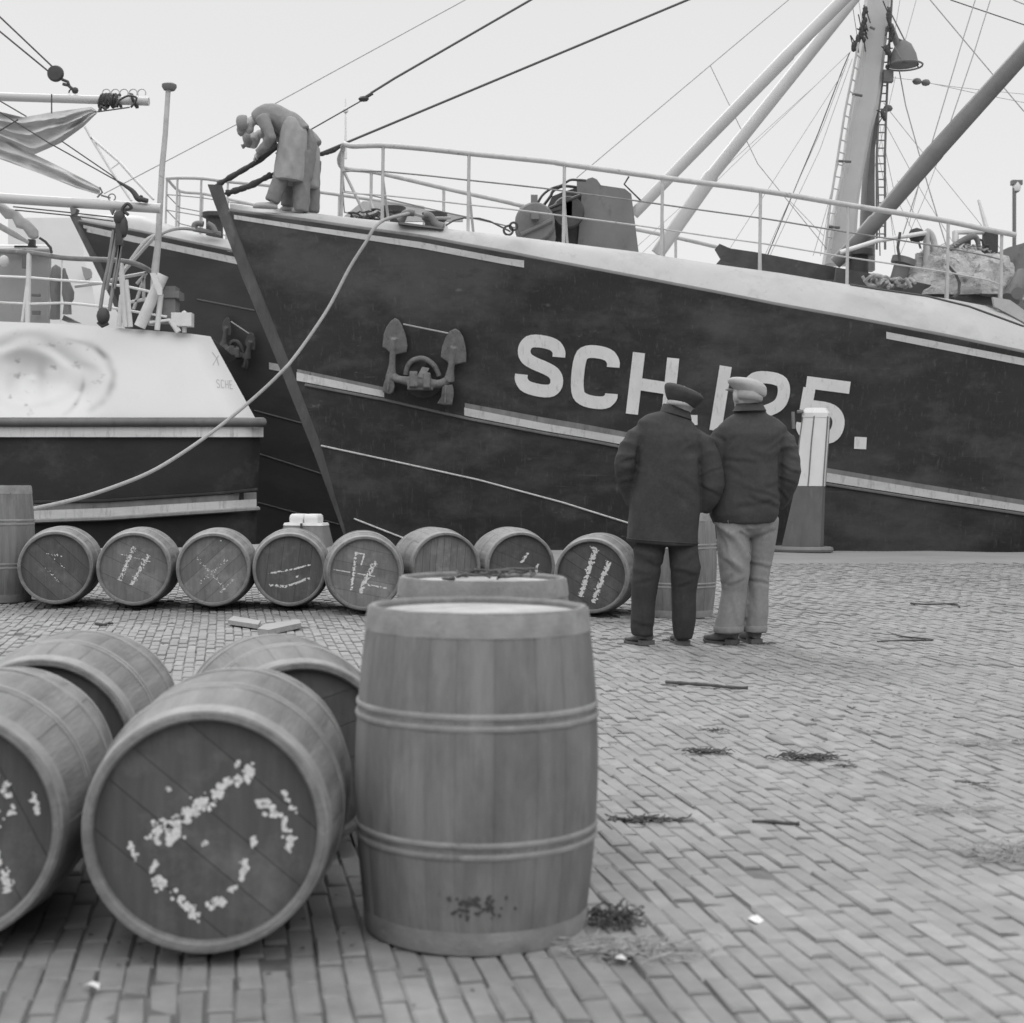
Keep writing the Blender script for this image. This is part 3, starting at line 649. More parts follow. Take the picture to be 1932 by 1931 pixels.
Wl = [((555,0),(605,330)),((610,0),(640,200)),((560,400),(260,690)),((270,680),(-40,960)),((540,420),(480,560),(290,1060),(80,1560),(-60,1900)),((530,470),(330,1000),(60,1600)),((560,470),(300,1200),(130,1560)),((500,560),(-60,1430)),
      ((660,370),(750,880),(760,1250)),((600,430),(740,1100)),((435,1300),(330,1900)),((455,1280),(370,1620),(280,1930)),((940,0),(895,280)),((1070,0),(985,310),(975,350)),((905,610),(850,850)),((935,570),(985,840),(1160,1470),(1300,1930)),
      ((1180,0),(1440,310),(1928,890)),((1540,0),(1440,320),(1170,1220),(960,1880)),((1660,0),(1530,420),(1330,1010)),((1340,0),(1620,95),(1960,210)),((1840,0),(1960,48)),
      ((810,820),(845,870),(960,1015),(1560,1760)),((830,1000),(1130,1560),(1230,1720)),((820,1180),(900,1560),(1050,1860)),((780,1000),(830,1420)),((1240,1290),(1130,1590),(1040,1800)),((1090,1480),(1010,1800)),((60,1600),(330,1880)),((920,1440),(1150,1900)),((880,620),(1060,640),(1160,662),(1340,690),(1600,720),(1960,755)),((1180,664),(1500,735),(1960,825))]
for k, L in enumerate(Wl):
    (xa, ya), (xb, yb) = L[0], L[1]
    if ya == 0: L = ((xa-(xb-xa)*1100/max(60, yb), -1100),)+tuple(L[1:]) if abs(xb-xa) < yb else L
    (xa, ya), (xb, yb) = L[-2], L[-1]
    if 650 < yb < 2000 and yb > ya+40 and k not in (16,17,18,19,20,26,27,30,31):   # carry each stay down to the deck
        L = tuple(L[:-1])+((xa+(xb-xa)*(2040-ya)/(yb-ya), 2040),)
    wire([PZ(zK, x, y, DM+.2+(k % 5)*.25) for x, y in L], .0085 if k in (4,8,16,17,18,19,20,15) else .0045, 'wire' if k in (4,8,19,0) else 'wirel')
for (x, y) in ((1075,650),(1145,660),(845,865)): part('rigging_block', MB().ellip(PZ(zK, x, y, DM+.3), (.07,.05,.05), 8), M['grey'], root, 50)
# served shroud ends at the stem head
def served(a, b, r, nm):
    p = resample([a, a.lerp(b, .5)-Vector((0,0,.03)), b], 26); rr = random.Random(2)
    return part('served_stay', MB().tube(p, [r*rr.uniform(.75, 1.15) for _ in p], 9), M['dark'], root, 60)
served(P(412,348,18.97), P(545,262,18.75), .038, 1); served(P(428,365,19.0), P(512,330,18.9), .042, 2); served(P(598,293,19.3), P(650,272,19.35), .03, 3)
wire([P(512,330,18.9), P(600,293,19.3)], .02); wire([stem_top, P(412,348,18.97)], .02); wire([stem_lo, P(428,365,19.0)], .02)
# things on the fore deck to the right
DI = 19.4
part('hatch_coaming', MB().prism([P(*zD(x,y), 20.2) for x, y in [(95,1570),(130,1530),(95,1470),(160,1498),(310,1520),(830,1618),(845,1690),(600,1680),(300,1630)]], (0,.5,0)), M['dark'], root, 0, label='black curved coaming behind the rail')
part('hatch_coaming', MB().prism([PZ(zI,x,y,19.3) for x, y in [(-40,1170),(640,1290),(1080,1380),(1610,1490),(1640,1570),(1000,1470),(400,1400),(-60,1330)]], (0,.08,0)), M['dark'], root, 0)
for (x, y0, y1, r, d, lean) in ((185,985,1330,.16,19.9,0),(640,1075,1420,.13,19.6,-70)):
    b = PZ(zI, x+lean, y1, d); tp = PZ(zI, x+30*(lean < 0), y0, d)
    part('mooring_bitt', MB().tube([b, b.lerp(tp,.8), b.lerp(tp,.82), tp, tp], [r*.85, r*.85, r*1.25, r*1.25, r*.3], 18), M['grey'] if lean else M['dark'], root, 40)
wire([PZ(zI,625,800,19.4), PZ(zI,600,960,19.4), PZ(zI,625,1110,19.4)], .02)
part('handrail_pipe', MB().tube([PZ(zI,x,y,19.5) for x,y in [(0,1010),(380,890),(900,805)]], .03, 8), M['railw'], root, 60)
part('net_gallows', MB().tube(smooth_path([PZ(zI,x,y,19.7) for x,y in [(905,1190),(905,830),(935,800),(975,880),(1010,1100)]],4), [.05,.045,.04,.045,.045], 8).box(PZ(zI,870,1140,19.8),(.2,.1,.3)), M['rail'], root, 60)
part('net_gallows', MB().tube([PZ(zI,1215,1080,19.9), PZ(zI,1215,800,19.9), PZ(zI,1520,790,19.9)], .045, 8).tube([PZ(zI,1195,790,19.9),PZ(zI,1195,900,19.9)], .03, 6), M['railw'], root, 60)
part('davit', MB().tube(smooth_path([PZ(zI,x,y,19.8) for x,y in [(870,1155),(1150,970),(1350,855),(1425,860),(1450,950),(1445,1010)]],4), [.045,.04,.045,.04,.03,.02], 8).prism([PZ(zI,x,y,19.85) for x,y in [(1270,970),(1330,880),(1370,850),(1370,970)]], (0,.04,0)), M['grey'], root, 50)
mb = MB(); c = PZ(zI,1570,920,19.9); mb.box(c, (.17,.15,.32)); mb.tube(smooth_path([PZ(zI,x,y,19.8) for x,y in [(1440,870),(1490,890),(1500,930),(1560,940)]],4), .016, 5); part('deck_gear_box', mb, M['dark'], root)
mb = MB(); c = PZ(zI,800,830,19.6)
mb.ellip(c, (.12,.08,.1), 8)
for q in ((-60,60),(60,60),(20,-50),(-50,-40),(40,140)): mb.tube([c, PZ(zI,800+q[0],830+q[1],19.6)], .014, 5)
part('cargo_hook', mb, M['dark'], root, 50)
part('wheelhouse', MB().prism([PZ(zI,x,y,20.2) for x,y in [(1600,1040),(1760,960),(2300,800),(2600,800),(2600,1700),(1740,1560)]], (0,2.2,0)), M['grey'], root, 0, label='dark deckhouse at the right edge')
part('winch_pipe', MB().tube([PZ(zI,1790,1500,19.2), PZ(zI,1940,1240,19.3)], .12, 12).tube([PZ(zI,1860,1440,19.0),PZ(zI,1860,1440,19.1)], .08, 10), M['grey'], root, 60)
wire([PZ(zI,1110,1130,19.0), PZ(zI,1210,1240,19.0), PZ(zI,1250,1330,19.0), PZ(zI,1240,1440,19.0), PZ(zI,1180,1490,18.9)], .02)
wire([PZ(zI,x,y,D) for x,y,D in [(100,1350,18.2),(400,1400,18.1),(900,1470,18.0),(1350,1580,17.9),(1927,1790,17.8)]], .014)
# bulwark opening at the end of the whaleback
part('bulwark_plate', MB().prism([P(*zI(x,y), 18.5) for x, y in [(1600,1480),(1780,1510),(1960,1640),(2300,1900),(2300,2150),(1930,1745),(1620,1580)]], (0,.06,0)), M['deckw'], root, 0)
# mooring lines flaked on deck
mb = MB(); rr = random.Random(12)
for k in range(11):
    x0 = 250+rr.random()*380; pts = []
    for q in range(6): pts.append(PZ(zI, x0+q*55-100, 1290+22*q*.5+rr.uniform(-60,50), 18.7+rr.random()*.3))
    mb.tube(smooth_path(pts, 3), .022, 6)
solo('rope_coil', mb, M['rope'], 'pale mooring lines lying in loops on deck below the mast', 'rope', loc=PZ(zI, 400, 1350, 18.8))
# net heap
def heap(c, sx, sy, sz, seed=1):
    rows = []
    for i in range(26):
        a = math.pi/2*i/25; row = []
        for j in range(52):
            b = 2*math.pi*j/52; p = Vector((math.cos(b)*math.cos(a)*sx, math.sin(b)*math.cos(a)*sy, math.sin(a)*sz))
            n = noise.noise(p*3+Vector((seed,0,0)))*.16+noise.noise(p*8)*.07+noise.noise(p*17)*.035; row.append(Vector(c)+p*(1+n/max(.3, p.length)))
        rows.append(row)
    return MB().grid(rows, True)
c = PZ(zI, 1170, 1430, 20.0)
c = PZ(zI, 1200, 1450, 20.0); mb = heap(c-Vector((0,0,.1)), .85, .8, .74); rr = random.Random(31)
for k in range(130):
    a = rr.uniform(0, 2*math.pi); e0 = rr.uniform(.1, 1.3); pts = []
    for q in range(5):
        a += rr.uniform(-.12,.12); e0 += rr.uniform(-.1,.1); pts.append(c-Vector((0,0,.1))+Vector((math.cos(a)*math.cos(e0)*.87, math.sin(a)*math.cos(e0)*.82, math.sin(e0)*.76))*rr.uniform(.97,1.05))
    mb.tube(smooth_path(pts, 2), .006, 4)
solo('net_pile', mb, M['net'], 'heap of pale fishing net piled on deck at the right', 'fishing net', loc=c)

# ---- anchor of the main boat ---------------------------------------
def anchor(label, surf, m, zf, cat='anchor', s=1.0, gap=.10):
    c = PZ(zf, 900, 1270, surf(*zf(900, 1270), 0).y-gap); r = thing('anchor', label, cat, c, 'stockless anchors hung at the bows')
    def p(x, y, d=0): return PZ(zf, x, y, surf(*zf(x, y), 0).y-gap+d)
    for palm, armp, toe in (([(240,700),(262,480),(310,360),(380,262),(450,215),(515,245),(565,330),(610,440),(645,570),(655,680),(640,780),(560,800),(480,815),(430,800),(350,770),(300,725)], [(430,560),(415,760),(405,1000),(385,1200)], [(300,1190),(430,1240),(450,1340),(420,1440),(370,1475),(240,1435),(262,1300)]),
                       ([(1200,860),(1225,680),(1280,540),(1350,430),(1445,385),(1515,430),(1570,520),(1605,640),(1628,800),(1625,945),(1530,965),(1450,985),(1380,980),(1320,950),(1260,900)], [(1410,700),(1390,900),(1370,1060),(1340,1260)], [(1230,1340),(1400,1310),(1420,1450),(1390,1650),(1270,1655),(1145,1625),(1210,1520)])):
        mb = MB().prism([p(x, y, -.02) for x, y in palm], (0,.05,0))
        mb.tube([p(x, y, -.03) for x, y in armp], [.035,.038,.045,.075], 10)
        mb.prism([p(x, y, -.09) for x, y in toe], (0,.12,0)); xm = sum(q[0] for q in toe)/7; mb.tube([p(xm-10, toe[1][1], -.1), p(xm-20, toe[3][1]-20, -.13)], .016, 6)
        me = remesh(mb, .012, 3); part('fluke', me, m, r, 60, fix=False)
    mb = MB().tube(smooth_path([p(x, y, d) for x, y, d in [(385,1160,-.03),(470,1215,-.05),(600,1245,-.08),(760,1270,-.1),(900,1290,-.1),(1050,1300,-.08),(1200,1300,-.05),(1330,1240,-.03)]], 4), [.06,.06,.05,.06,.075,.08,.07,.055,.055,.06], 12)
    mb.box(p(760,1230,-.12), (.1*s,.16,.2*s)); mb.box(p(980,1250,-.12), (.09*s,.16,.2*s)); mb.box(p(870,1350,-.08), (.32*s,.16,.1*s))
    part('crown', remesh(mb, .012, 3), m, r, 60, fix=False)
    part('shank', MB().loft([[p(x-58, y, d), p(x+58, y+25, d), p(x+58, y+25, d+.09), p(x-58, y, d+.09)] for x, y, d in [(830,1290,-.15),(870,1180,-.16),(960,1020,-.05)]]), m, r, 30)
    part('hawse_ring', MB().tube(smooth_path([p(x, y, .02) for x, y in [(630,1150),(660,1020),(740,920),(890,880),(1010,925),(1110,1020),(1180,1170)]], 4), .035, 8), m, r, 60)
    part('lashing_wire', MB().tube([p(590,320,-.02), p(1330,470,-.02)], .010, 5), M['wirel'], r)
    return r
anchor('rusty twin fluked anchor drawn up against the bow of the nearest black boat', H, M['rust'], zL)
mb = MB(); c = H(800, 712, 0); mb.lathe([(.27,-.02),(.27,.03),(.2,.05),(.02,.0)], 20, c, Matrix.Rotation(R_(90), 3, 'X') ); part('hawse_pipe', mb, M['dark'], root, 40)

# ================================================================ FAR BOAT
fA = P(149, 419, 24.2)
sf = Ship(fA, R_(11), 26, None, 3.1, None, None, -1.6)
strk2 = [(149,419),(200,429),(260,439),(350,458),(439,476),(600,512),(800,555),(1100,620),(1500,700),(2000,790)]
btab2 = [(0,.03),(.5,.33),(1,.6),(2.6,1.25),(4,1.75),(6.2,2.25),(10,2.95),(14,3.3),(20,3.35),(26,2.6)]
def on_prof2(u, v, db=0):
    lo, hi = 19.0, 27.5
    for _ in range(50):
        m = (lo+hi)/2; p = P(u, v, m); L, b = sf.local(p)
        if b > interp(btab2, L)+db: lo = m
        else: hi = m
    return P(u, v, lo)
sp2 = [on_prof2(u, v) for u, v in strk2]
z2 = [(sf.local(p)[0], p.z) for p in sp2]; sf.ztop = lambda L: interp(z2, L); sf.btop = lambda L: interp(btab2, L)
st2 = []
for u, v in [(149,419),(192,500),(230,585),(300,720),(390,890),(440,985),(470,1060)]:
    p = sf.plane(u, v); st2.append((-p.z, sf.local(p)[0]))
st2[0] = (-z2[0][1], 0.0); sf.stem = st2
edg2 = [(150,415),(200,412),(260,410),(330,430),(400,447),(440,455),(600,490),(800,533),(1100,596),(1500,676),(2000,770)]
dbt2 = [(149,0),(260,-.2),(440,-.45),(2000,-.6)]
ep2 = [on_prof2(u, v, interp(dbt2, u)) for u, v in edg2]
SK2 = [by_L(sf, sp2, L) for L in Ls]; ED2 = [by_L(sf, ep2, L) for L in Ls]
froot, fh, HF, _b = make_ship('second black fishing boat lying behind the nearest boat, its raked bow showing', 'fishing boat', sf, SK2, ED2, {'hull': M['hull_far'], 'deck': M['deckw']})
rings = []
for a_, b_ in zip([(131,407),(140,425),(207,560),(275,700),(360,865),(420,985),(450,1060)], [(150,409),(160,423),(226,565),(292,705),(372,866),(428,985),(456,1060)]):
    a = sf.plane(*a_); b = sf.plane(*b_); rings.append([a+sf.n*.05, b+sf.n*.07, b-sf.n*.07, a-sf.n*.05])
part('stem_bar', MB().loft(rings), M['stem'], froot, 30)
part('stripe', ribbon(HF, [(155,424),(260,447),(439,484),(600,520)], [(155,436),(260,459),(439,497),(600,533)], 158, 600), M['stripe'], froot)
for pts in ([(372,565),(480,586)],[(480,775),(620,812)],[(490,857),(640,905)],[(485,948),(640,990)]):
    n = 14; part('plate_line', MB().tube([HF(lerp(pts[0][0],pts[1][0],k/n), lerp(pts[0][1],pts[1][1],k/n), .004) for k in range(n+1)], .012, 5), M['strake'], froot)
part('stripe', ribbon(HF, [(508,684),(700,720)], [(508,697),(700,733)], 508, 700), M['stripe'], froot)
# far railing
ap = P(315, 337, sf.plane(315, 400).y); fr = [ap]
for u, v in ((335,336),(380,337),(430,343),(520,352),(640,368),(800,392)): e = on_prof2(u, interp(edg2, u), interp(dbt2, u)); fr.append(P(u, v, e.y))
rail2 = part('railing', MB().tube(smooth_path(fr, 4), .03, 7), M['rail'], froot, 60); part('railing', MB().tube([sf.mir(p) for p in smooth_path(fr, 4)], .026, 7), M['rail'], froot, 60)
for p in fr:
    for q, si in ((p, 0), (sf.mir(p), 1)):
        b = Vector((q.x-.02, q.y, P(CX+p.x*FP/p.y, interp(edg2, CX+p.x*FP/p.y), p.y).z)); part('rail_post', MB().tube([q, b], .018, 6), M['rail'], rail2, 60)
for fq in (.35, .68):
    g2 = []
    for p in fr: b = Vector((p.x, p.y, P(CX+p.x*FP/p.y, interp(edg2, CX+p.x*FP/p.y), p.y).z)); g2.append(p.lerp(b, fq))
    part('guard_wire', MB().tube(g2, .009, 5), M['raild'], rail2, 60); part('guard_wire', MB().tube([sf.mir(p) for p in g2], .009, 5), M['raild'], rail2, 60)
mb = MB().tube(smooth_path([PZ(zO,x,y,23.6) for x,y in [(1340,410),(1345,370),(1380,355),(1430,360)]],3), .05, 7).tube(smooth_path([PZ(zO,x,y,23.6) for x,y in [(1470,360),(1520,390),(1550,450)]],3), .05, 7).tube([PZ(zO,1330,410,23.6),PZ(zO,1600,460,23.6)], .04, 6)
part('fairlead_horn', mb, M['grey'], froot, 60)
part('deck_bollard', MB().lathe([(.02,-.3),(.14,-.3),(.14,.06),(.2,.09),(.2,.16),(.02,.17)], 16, PZ(zO,1540,350,24.0)), M['dark'], froot)
zF2 = lambda x, y: zO(1750+(x-900)*.245-(y-1270)*.03, 1640+(y-1270)*.30+(x-900)*.10)
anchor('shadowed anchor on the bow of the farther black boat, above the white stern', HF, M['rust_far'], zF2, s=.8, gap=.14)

# mooring line from the far boat over to the flagstaff
solo('mooring_rope', MB().tube(smooth_path([PZ(zO,1340,415,23.4),PZ(zO,1230,405,22.9),PZ(zO,1120,415,22.2),PZ(zO,1010,455,21.0),PZ(zO,870,520,20.3),PZ(zO,700,740,19.9),PZ(zO,640,840,19.7)], 5), .028, 7), M['rope'], 'slack pale rope running from the farther boat down behind the flagstaff', 'rope', loc=PZ(zO,1010,455,21.0))
# ================================================================ LEFT VESSEL (white poop, stern to the right)
DL = lambda u: lerp(18.0, 18.45, (u+300)/800)
lroot = thing('fishing_boat', 'boat with a dented white stern above a black hull, at the left of the quay', 'fishing boat', P(480, 1000, 19))
tops = [(-500,592),(0,607),(135,612),(300,625),(360,630),(397,635)]
us = [-500+i*20 for i in range(20)]+[-100+i*2.2 for i in range(0, 264)]
rows = []; tint = []
NR = 90
for j in range(NR+1):
    t = j/NR; uR = lerp(483, 397, t); row = []
    for i, u0 in enumerate(us):
        u = -500+(u0+500)/(478.6+500)*(uR+500)
        v = lerp(792, interp(tops, u), t)
        D = DL(u)+.5*t**1.15
        e = max(0, (u-(uR-60))/60); D += .22*e*e
        x = (u-62)/128; y = (v-716)/88; r = math.hypot(x, y)
        nq = noise.noise((u*.012, v*.02, 3))
        if r < 1.15:
            k = max(0, 1-r/1.15); D += .30*(k*k*(3-2*k))+.05*math.sin(r*9+nq*3)*k
        x2 = (u-150)/62; y2 = (v-740)/60; r2 = math.hypot(x2, y2)
        if r2 < 1: D += .10*(1-r2)**1.5
        row.append(P(u, v, D))
        wv = 0
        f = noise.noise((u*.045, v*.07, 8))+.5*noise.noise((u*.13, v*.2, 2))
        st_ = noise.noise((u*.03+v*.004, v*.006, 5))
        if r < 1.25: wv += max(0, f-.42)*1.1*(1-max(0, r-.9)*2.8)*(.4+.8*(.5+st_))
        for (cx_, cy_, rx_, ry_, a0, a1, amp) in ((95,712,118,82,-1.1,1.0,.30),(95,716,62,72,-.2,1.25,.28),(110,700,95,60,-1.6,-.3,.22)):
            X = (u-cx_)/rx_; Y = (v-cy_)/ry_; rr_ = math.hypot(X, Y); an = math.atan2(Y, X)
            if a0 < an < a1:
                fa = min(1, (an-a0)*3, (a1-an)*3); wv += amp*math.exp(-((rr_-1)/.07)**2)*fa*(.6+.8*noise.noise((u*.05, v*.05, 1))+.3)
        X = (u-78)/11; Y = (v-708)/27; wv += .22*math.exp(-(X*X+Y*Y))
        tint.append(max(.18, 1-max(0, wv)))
    far = [row[-1]+Vector((-.16*k-.02*k*k, .5*k, 0)) for k in range(1, 7)]
    tint += [1]*6
    rows.append(row+far)
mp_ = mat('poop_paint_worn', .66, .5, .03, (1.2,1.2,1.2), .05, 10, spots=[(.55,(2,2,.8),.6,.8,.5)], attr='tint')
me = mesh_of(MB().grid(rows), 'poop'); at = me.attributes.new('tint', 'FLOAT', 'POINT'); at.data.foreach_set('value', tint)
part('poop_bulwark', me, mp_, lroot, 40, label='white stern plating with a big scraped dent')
top = rows[-1]; dk = [top, [Vector((p.x-.3, p.y+3.4, p.z)) for p in top]]
part('deck', MB().grid(dk), M['deckw'], lroot)
def vrow(v, uR, dd): 
    r_ = [P(u, v+ (lerp(14,0,min(1,max(0,(u)/480))) if v > 900 else 0), DL(u)+dd+(.18*max(0,(u-(uR-40))/40)**2)) for u in [-500,-300,-150]+[i*14 for i in range(-6, int(uR/14))]+[uR-14,uR-6,uR]]
    return r_+[r_[-1]+Vector((-.19*k-.02*k*k, .6*k, 0)) for k in range(1, 6)]
def band(v0, u0, d0, v1, u1, d1, n=8):
    out_ = []
    for k in range(n+1):
        t = k/n; uu = lerp(u0, u1, t); base = vrow(lerp(v0, v1, t), u0, lerp(d0, d1, t)); sh_ = (uu-u0)/FP*18.4
        m_ = len(base); out_.append([Vector((p.x+sh_*(i/m_), p.y, p.z)) for i, p in enumerate(base)])
    return MB().grid(out_)
part('hull', band(800, 492, -.0, 1100, 478, .30, 16), M['hull_left'], lroot, 40)
part('rubbing_strake', MB().tube([P(u, 797, DL(u)-.04) for u in (-500, 0, 200, 400, 480, 497)]+[P(492, 797, 19.0), P(470, 797, 20)], .06, 8), M['strake'], lroot, 60)
part('stripe', band(803, 497, -.03, 825, 497, -.03, 1), M['stripe'], lroot)
def lband(vs0, vs1, dd, m, name='stripe', label=None):
    a = []; b = []
    for u in [-500,-200,0,60,120,200,280,360,430,484]:
        a.append(P(u, interp(vs0, u), DL(u)+dd+(.1 if u > 470 else 0))); b.append(P(u, interp(vs1, u), DL(u)+dd+.015+(.1 if u > 470 else 0)))
    a += [a[-1]+Vector((-.45,1.5,0))]; b += [b[-1]+Vector((-.45,1.5,0))]
    return part(name, MB().grid([a, b]), m, lroot, 0, label=label)
lband([(-500,958),(0,951),(200,947),(484,929)], [(-500,972),(0,966),(200,959),(484,942)], .10, M['greystripe'], label='dull grey band above the lower white stripe')
lband([(-500,972),(0,966),(200,959),(484,942)], [(-500,990),(0,983),(200,976),(484,959)], .105, M['stripe'])
part('hull_moulding', MB().tube([P(u, v, DL(u)+.1) for u, v in [(-500,992),(0,986),(200,979),(430,964),(488,960)]]+[P(470,960,19.6)], .028, 6), M['greystripe'], lroot)
part('hull_moulding', MB().tube([P(u, v, DL(u)+.09) for u, v in [(-500,955),(0,949),(200,945),(430,930),(486,924)]], .02, 6), M['hull_left'], lroot)
# name on the stern (small, running round the corner)
pb = BVHTree.FromPolygons([tuple(p) for r in rows for p in r], [(i*len(rows[0])+j, i*len(rows[0])+j+1, (i+1)*len(rows[0])+j+1, (i+1)*len(rows[0])+j) for i in range(NR) for j in range(len(rows[0])-1)])
def HP(u, v, off=.004):
    d = ray(u, v).normalized(); loc, nor, i, ds = pb.ray_cast(CAM, d)
    if loc is None: loc, nor, i, ds = pb.find_nearest(CAM+ray(u, v)*18.6)
    if nor.dot(d) > 0: nor = -nor
    return loc+nor*off
sm = {'S': [(.9,.85),(.7,1),(.3,1),(.1,.85),(.1,.6),(.9,.4),(.9,.15),(.7,0),(.3,0),(.1,.15)], 'C': [(.9,.85),(.7,1),(.3,1),(.1,.8),(.1,.2),(.3,0),(.7,0),(.9,.15)], 'H1': [(.1,0),(.1,1)], 'H2': [(.9,0),(.9,1)], 'H3': [(.1,.5),(.9,.5)], 'E1': [(.9,1),(.1,1),(.1,0),(.9,0)], 'E2': [(.1,.5),(.7,.5)]}
mb = MB()
for k, (l, gl) in enumerate((('S',('S',)),('C',('C',)),('H',('H1','H2','H3')),('E',('E1','E2')))):
    u0 = 408+k*8.2; cl = [(u0+1,732+k*.7),(u0+7.2,732+k*.7),(u0-.5,717+k*.7),(u0+5.7,717+k*.7)]
    for g_ in gl: stroke(mb, cl, sm[g_], 1.0, HP, .004)
stroke(mb, [(403,690),(418,690),(400,665),(415,665)], [(0,1),(.5,.5)], 1.2, HP, .004); stroke(mb, [(403,690),(418,690),(400,665),(415,665)], [(1,1),(.5,.5)], 1.2, HP, .0045); stroke(mb, [(403,690),(418,690),(400,665),(415,665)], [(.5,.5),(.62,0)], 1.2, HP, .005)
part('painted_name', mb, M['cabin'], lroot)
# poop railing
DRL = 18.75
def QP(x, y, D=DRL): return PZ(zQ, x, y, D)
lrail = part('railing', MB().tube(smooth_path([QP(x,y,D) for x,y,D in [(-900,120,DRL),(0,165,DRL),(300,182,DRL),(620,230,DRL),(900,245,DRL),(1200,262,DRL),(1380,305,DRL+.1),(1490,365,DRL+.5)]],4), .033, 8), M['raild'], lroot, 60)
for k, pts in enumerate(([(-900,380),(0,415),(300,428),(620,455),(1000,480),(1300,525),(1590,590)], [(-900,665),(0,675),(300,688),(620,678),(800,690),(1100,725),(1400,775),(1650,815)])):
    part('guard_rail', MB().tube([QP(x,y) for x,y in pts], .017, 6), M['railw'], lrail, 60)
for (x0,y0,x1,y1,r) in ((288,185,272,875,.033),(612,250,600,860,.008),(1195,285,1240,915,.036),(1245,450,1290,915,.032),(1590,590,1553,945,.036),(270,480,220,865,.02),(1205,600,1175,910,.034),(-600,150,-600,870,.033)):
    part('rail_post', MB().tube([QP(x0,y0),QP(x1,y1)], r, 7), M['railw'], lrail, 60)
part('support_strut', MB().tube([QP(1612,400),QP(1380,915)], .075, 12), M['railw'], lroot, 50, label='thick white slanting pipe'); part('support_strut', MB().prism([QP(1480,385,18.6),QP(1530,380,18.6),QP(1600,530,18.6),QP(1598,600,18.6),QP(1560,600,18.6)], (0,.05,0)), M['railw'], lroot, 0)
part('support_strut', MB().tube([QP(1690,850),QP(1765,965)], .04, 6).tube([QP(1480,870),QP(1690,845)], .02, 6), M['railw'], lroot, 50)
mb = MB(); c = QP(1650,700,18.9); mb.box(c, (.27,.25,.46)); mb.box(QP(1665,605,18.9), (.34,.3,.09)); part('deck_box', mb, M['grey'], lroot, label='small grey locker by the flagstaff')
mb = MB(); mb.box(QP(1805,845,18.8), (.26,.16,.17)); mb.ellip(QP(1820,790,18.8), (.04,.04,.05), 8); mb.tube([QP(1822,880,18.8),QP(1822,970,18.8)], .03, 6); part('stern_lamp', mb, M['railw'], lroot)
mb = MB()
for a in [(1230,420,1450,380),(1290,670,1450,640),(1220,370,1550,0),(1420,430,1420,640),(1430,410,1320,740),(1050,460,1230,430),(740,515,1010,480),(1350,490,1450,380)]: mb.tube([QP(a[0],a[1],19.1),QP(a[2],a[3],19.1)], .022, 6)
part('stern_bracing', mb, M['rail'], lroot, 60)
mb = MB().tube([PZ(zJ,1662,110,18.9), PZ(zJ,1632,560,18.9), PZ(zJ,1600,900,18.9), PZ(zJ,1560,1650,18.9), PZ(zQ,1535,330,18.9), PZ(zQ,1500,900,18.9)], [.033,.035,.038,.042,.05,.05], 12)
fs = part('flagstaff', mb, M['rail'], lroot, 60); part('truck', MB().lathe([(.02,-.04),(.07,-.04),(.095,0),(.095,.03),(.06,.05),(.01,.055)], 16, PZ(zJ,1672,90,18.9)), M['grey'], fs, 50)
# spars
part('boom', MB().tube([P(-600,168,18.6),P(0,183,18.6),P(281,192,18.6)], .054, 14), M['spar'], lroot, 50, label='upper white boom with the sail brailed under it')
part('boom', MB().tube([P(-600,352,18.5),P(0,374,18.5),P(304,394,18.5)], [.072,.066,.063], 14), M['spar'], lroot, 50, label='lower white boom with a tackle hanging from it')
part('mast', MB().tube([P(-620,640,19),P(-600,-300,19)], .14, 16), M['mast'], lroot, 50)
def JP(x, y, D=18.55): return PZ(zJ, x, y, D)
def cloth(top, bot, D, folds, amp, n=44, m=26, seed=0):
    T = resample([Vector((x, y, 0)) for x, y in top], n); B = resample([Vector((x, y, 0)) for x, y in bot], n); rows = []
    for j in range(m+1):
        t = j/m; row = []
        for i in range(n+1):
            q = T[i].lerp(B[i], t); ph = folds*t*2*math.pi+1.5*noise.noise((i*.09, t*2, seed))*2+i*.03
            f = math.sin(ph)+.35*math.sin(ph*2.1+1); fade = min(1, (n-i)/8+.15)
            row.append(JP(q.x, q.y, D+amp*f*fade+.05*noise.noise((i*.2, t*4, seed+3))))
        rows.append(row)
    mb = MB().grid(rows)
    mb.grid([[p+Vector((0,.012,0)) for p in r] for r in rows[::-1]]); return mb
part('sail', cloth([(-500,240),(-60,320),(230,388),(500,340),(900,285),(955,325)], [(-500,520),(0,605),(330,757),(600,640),(820,480),(952,350)], 18.55, 3.2, .04), M['sail'], lroot, 80, label='grey sail gathered under the upper boom')
part('sail', cloth([(-500,370),(0,590),(300,735),(650,905),(985,1080)], [(-500,640),(0,800),(400,945),(750,1085),(985,1155)], 18.6, 1.6, .035, seed=4), M['sail'], lroot, 80, label='grey sail rolled into a long slanting bundle')
def lines(parent, L, r, m, name='rigging_wire', D=18.5):
    for pts in L: part(name, MB().tube([JP(x, y, D) for x, y in pts], r, 5), M[m], parent, 60)
lines(lroot, [[(-500,-60),(0,228),(260,380)],[(-400,100),(0,340),(480,640),(1160,1020)],[(610,625),(1100,960),(1200,1060)],[(130,1272),(690,1330),(1120,1378)],[(150,1305),(680,1358),(1120,1415)],[(0,520),(180,410)],[(510,160),(510,350)],[(960,335),(1280,290)]], .009, 'wire', D=18.42)
part('served_stay', MB().tube(smooth_path([JP(x,y,18.42) for x,y in [(1160,1020),(1300,1110),(1360,1190),(1400,1200),(1460,1215)]],4), [.014,.03,.04,.035,.03], 7).tube([JP(1400,1160,18.42),JP(1380,1215,18.42)], .02, 5), M['dark'], lroot, 60)
mb = MB()
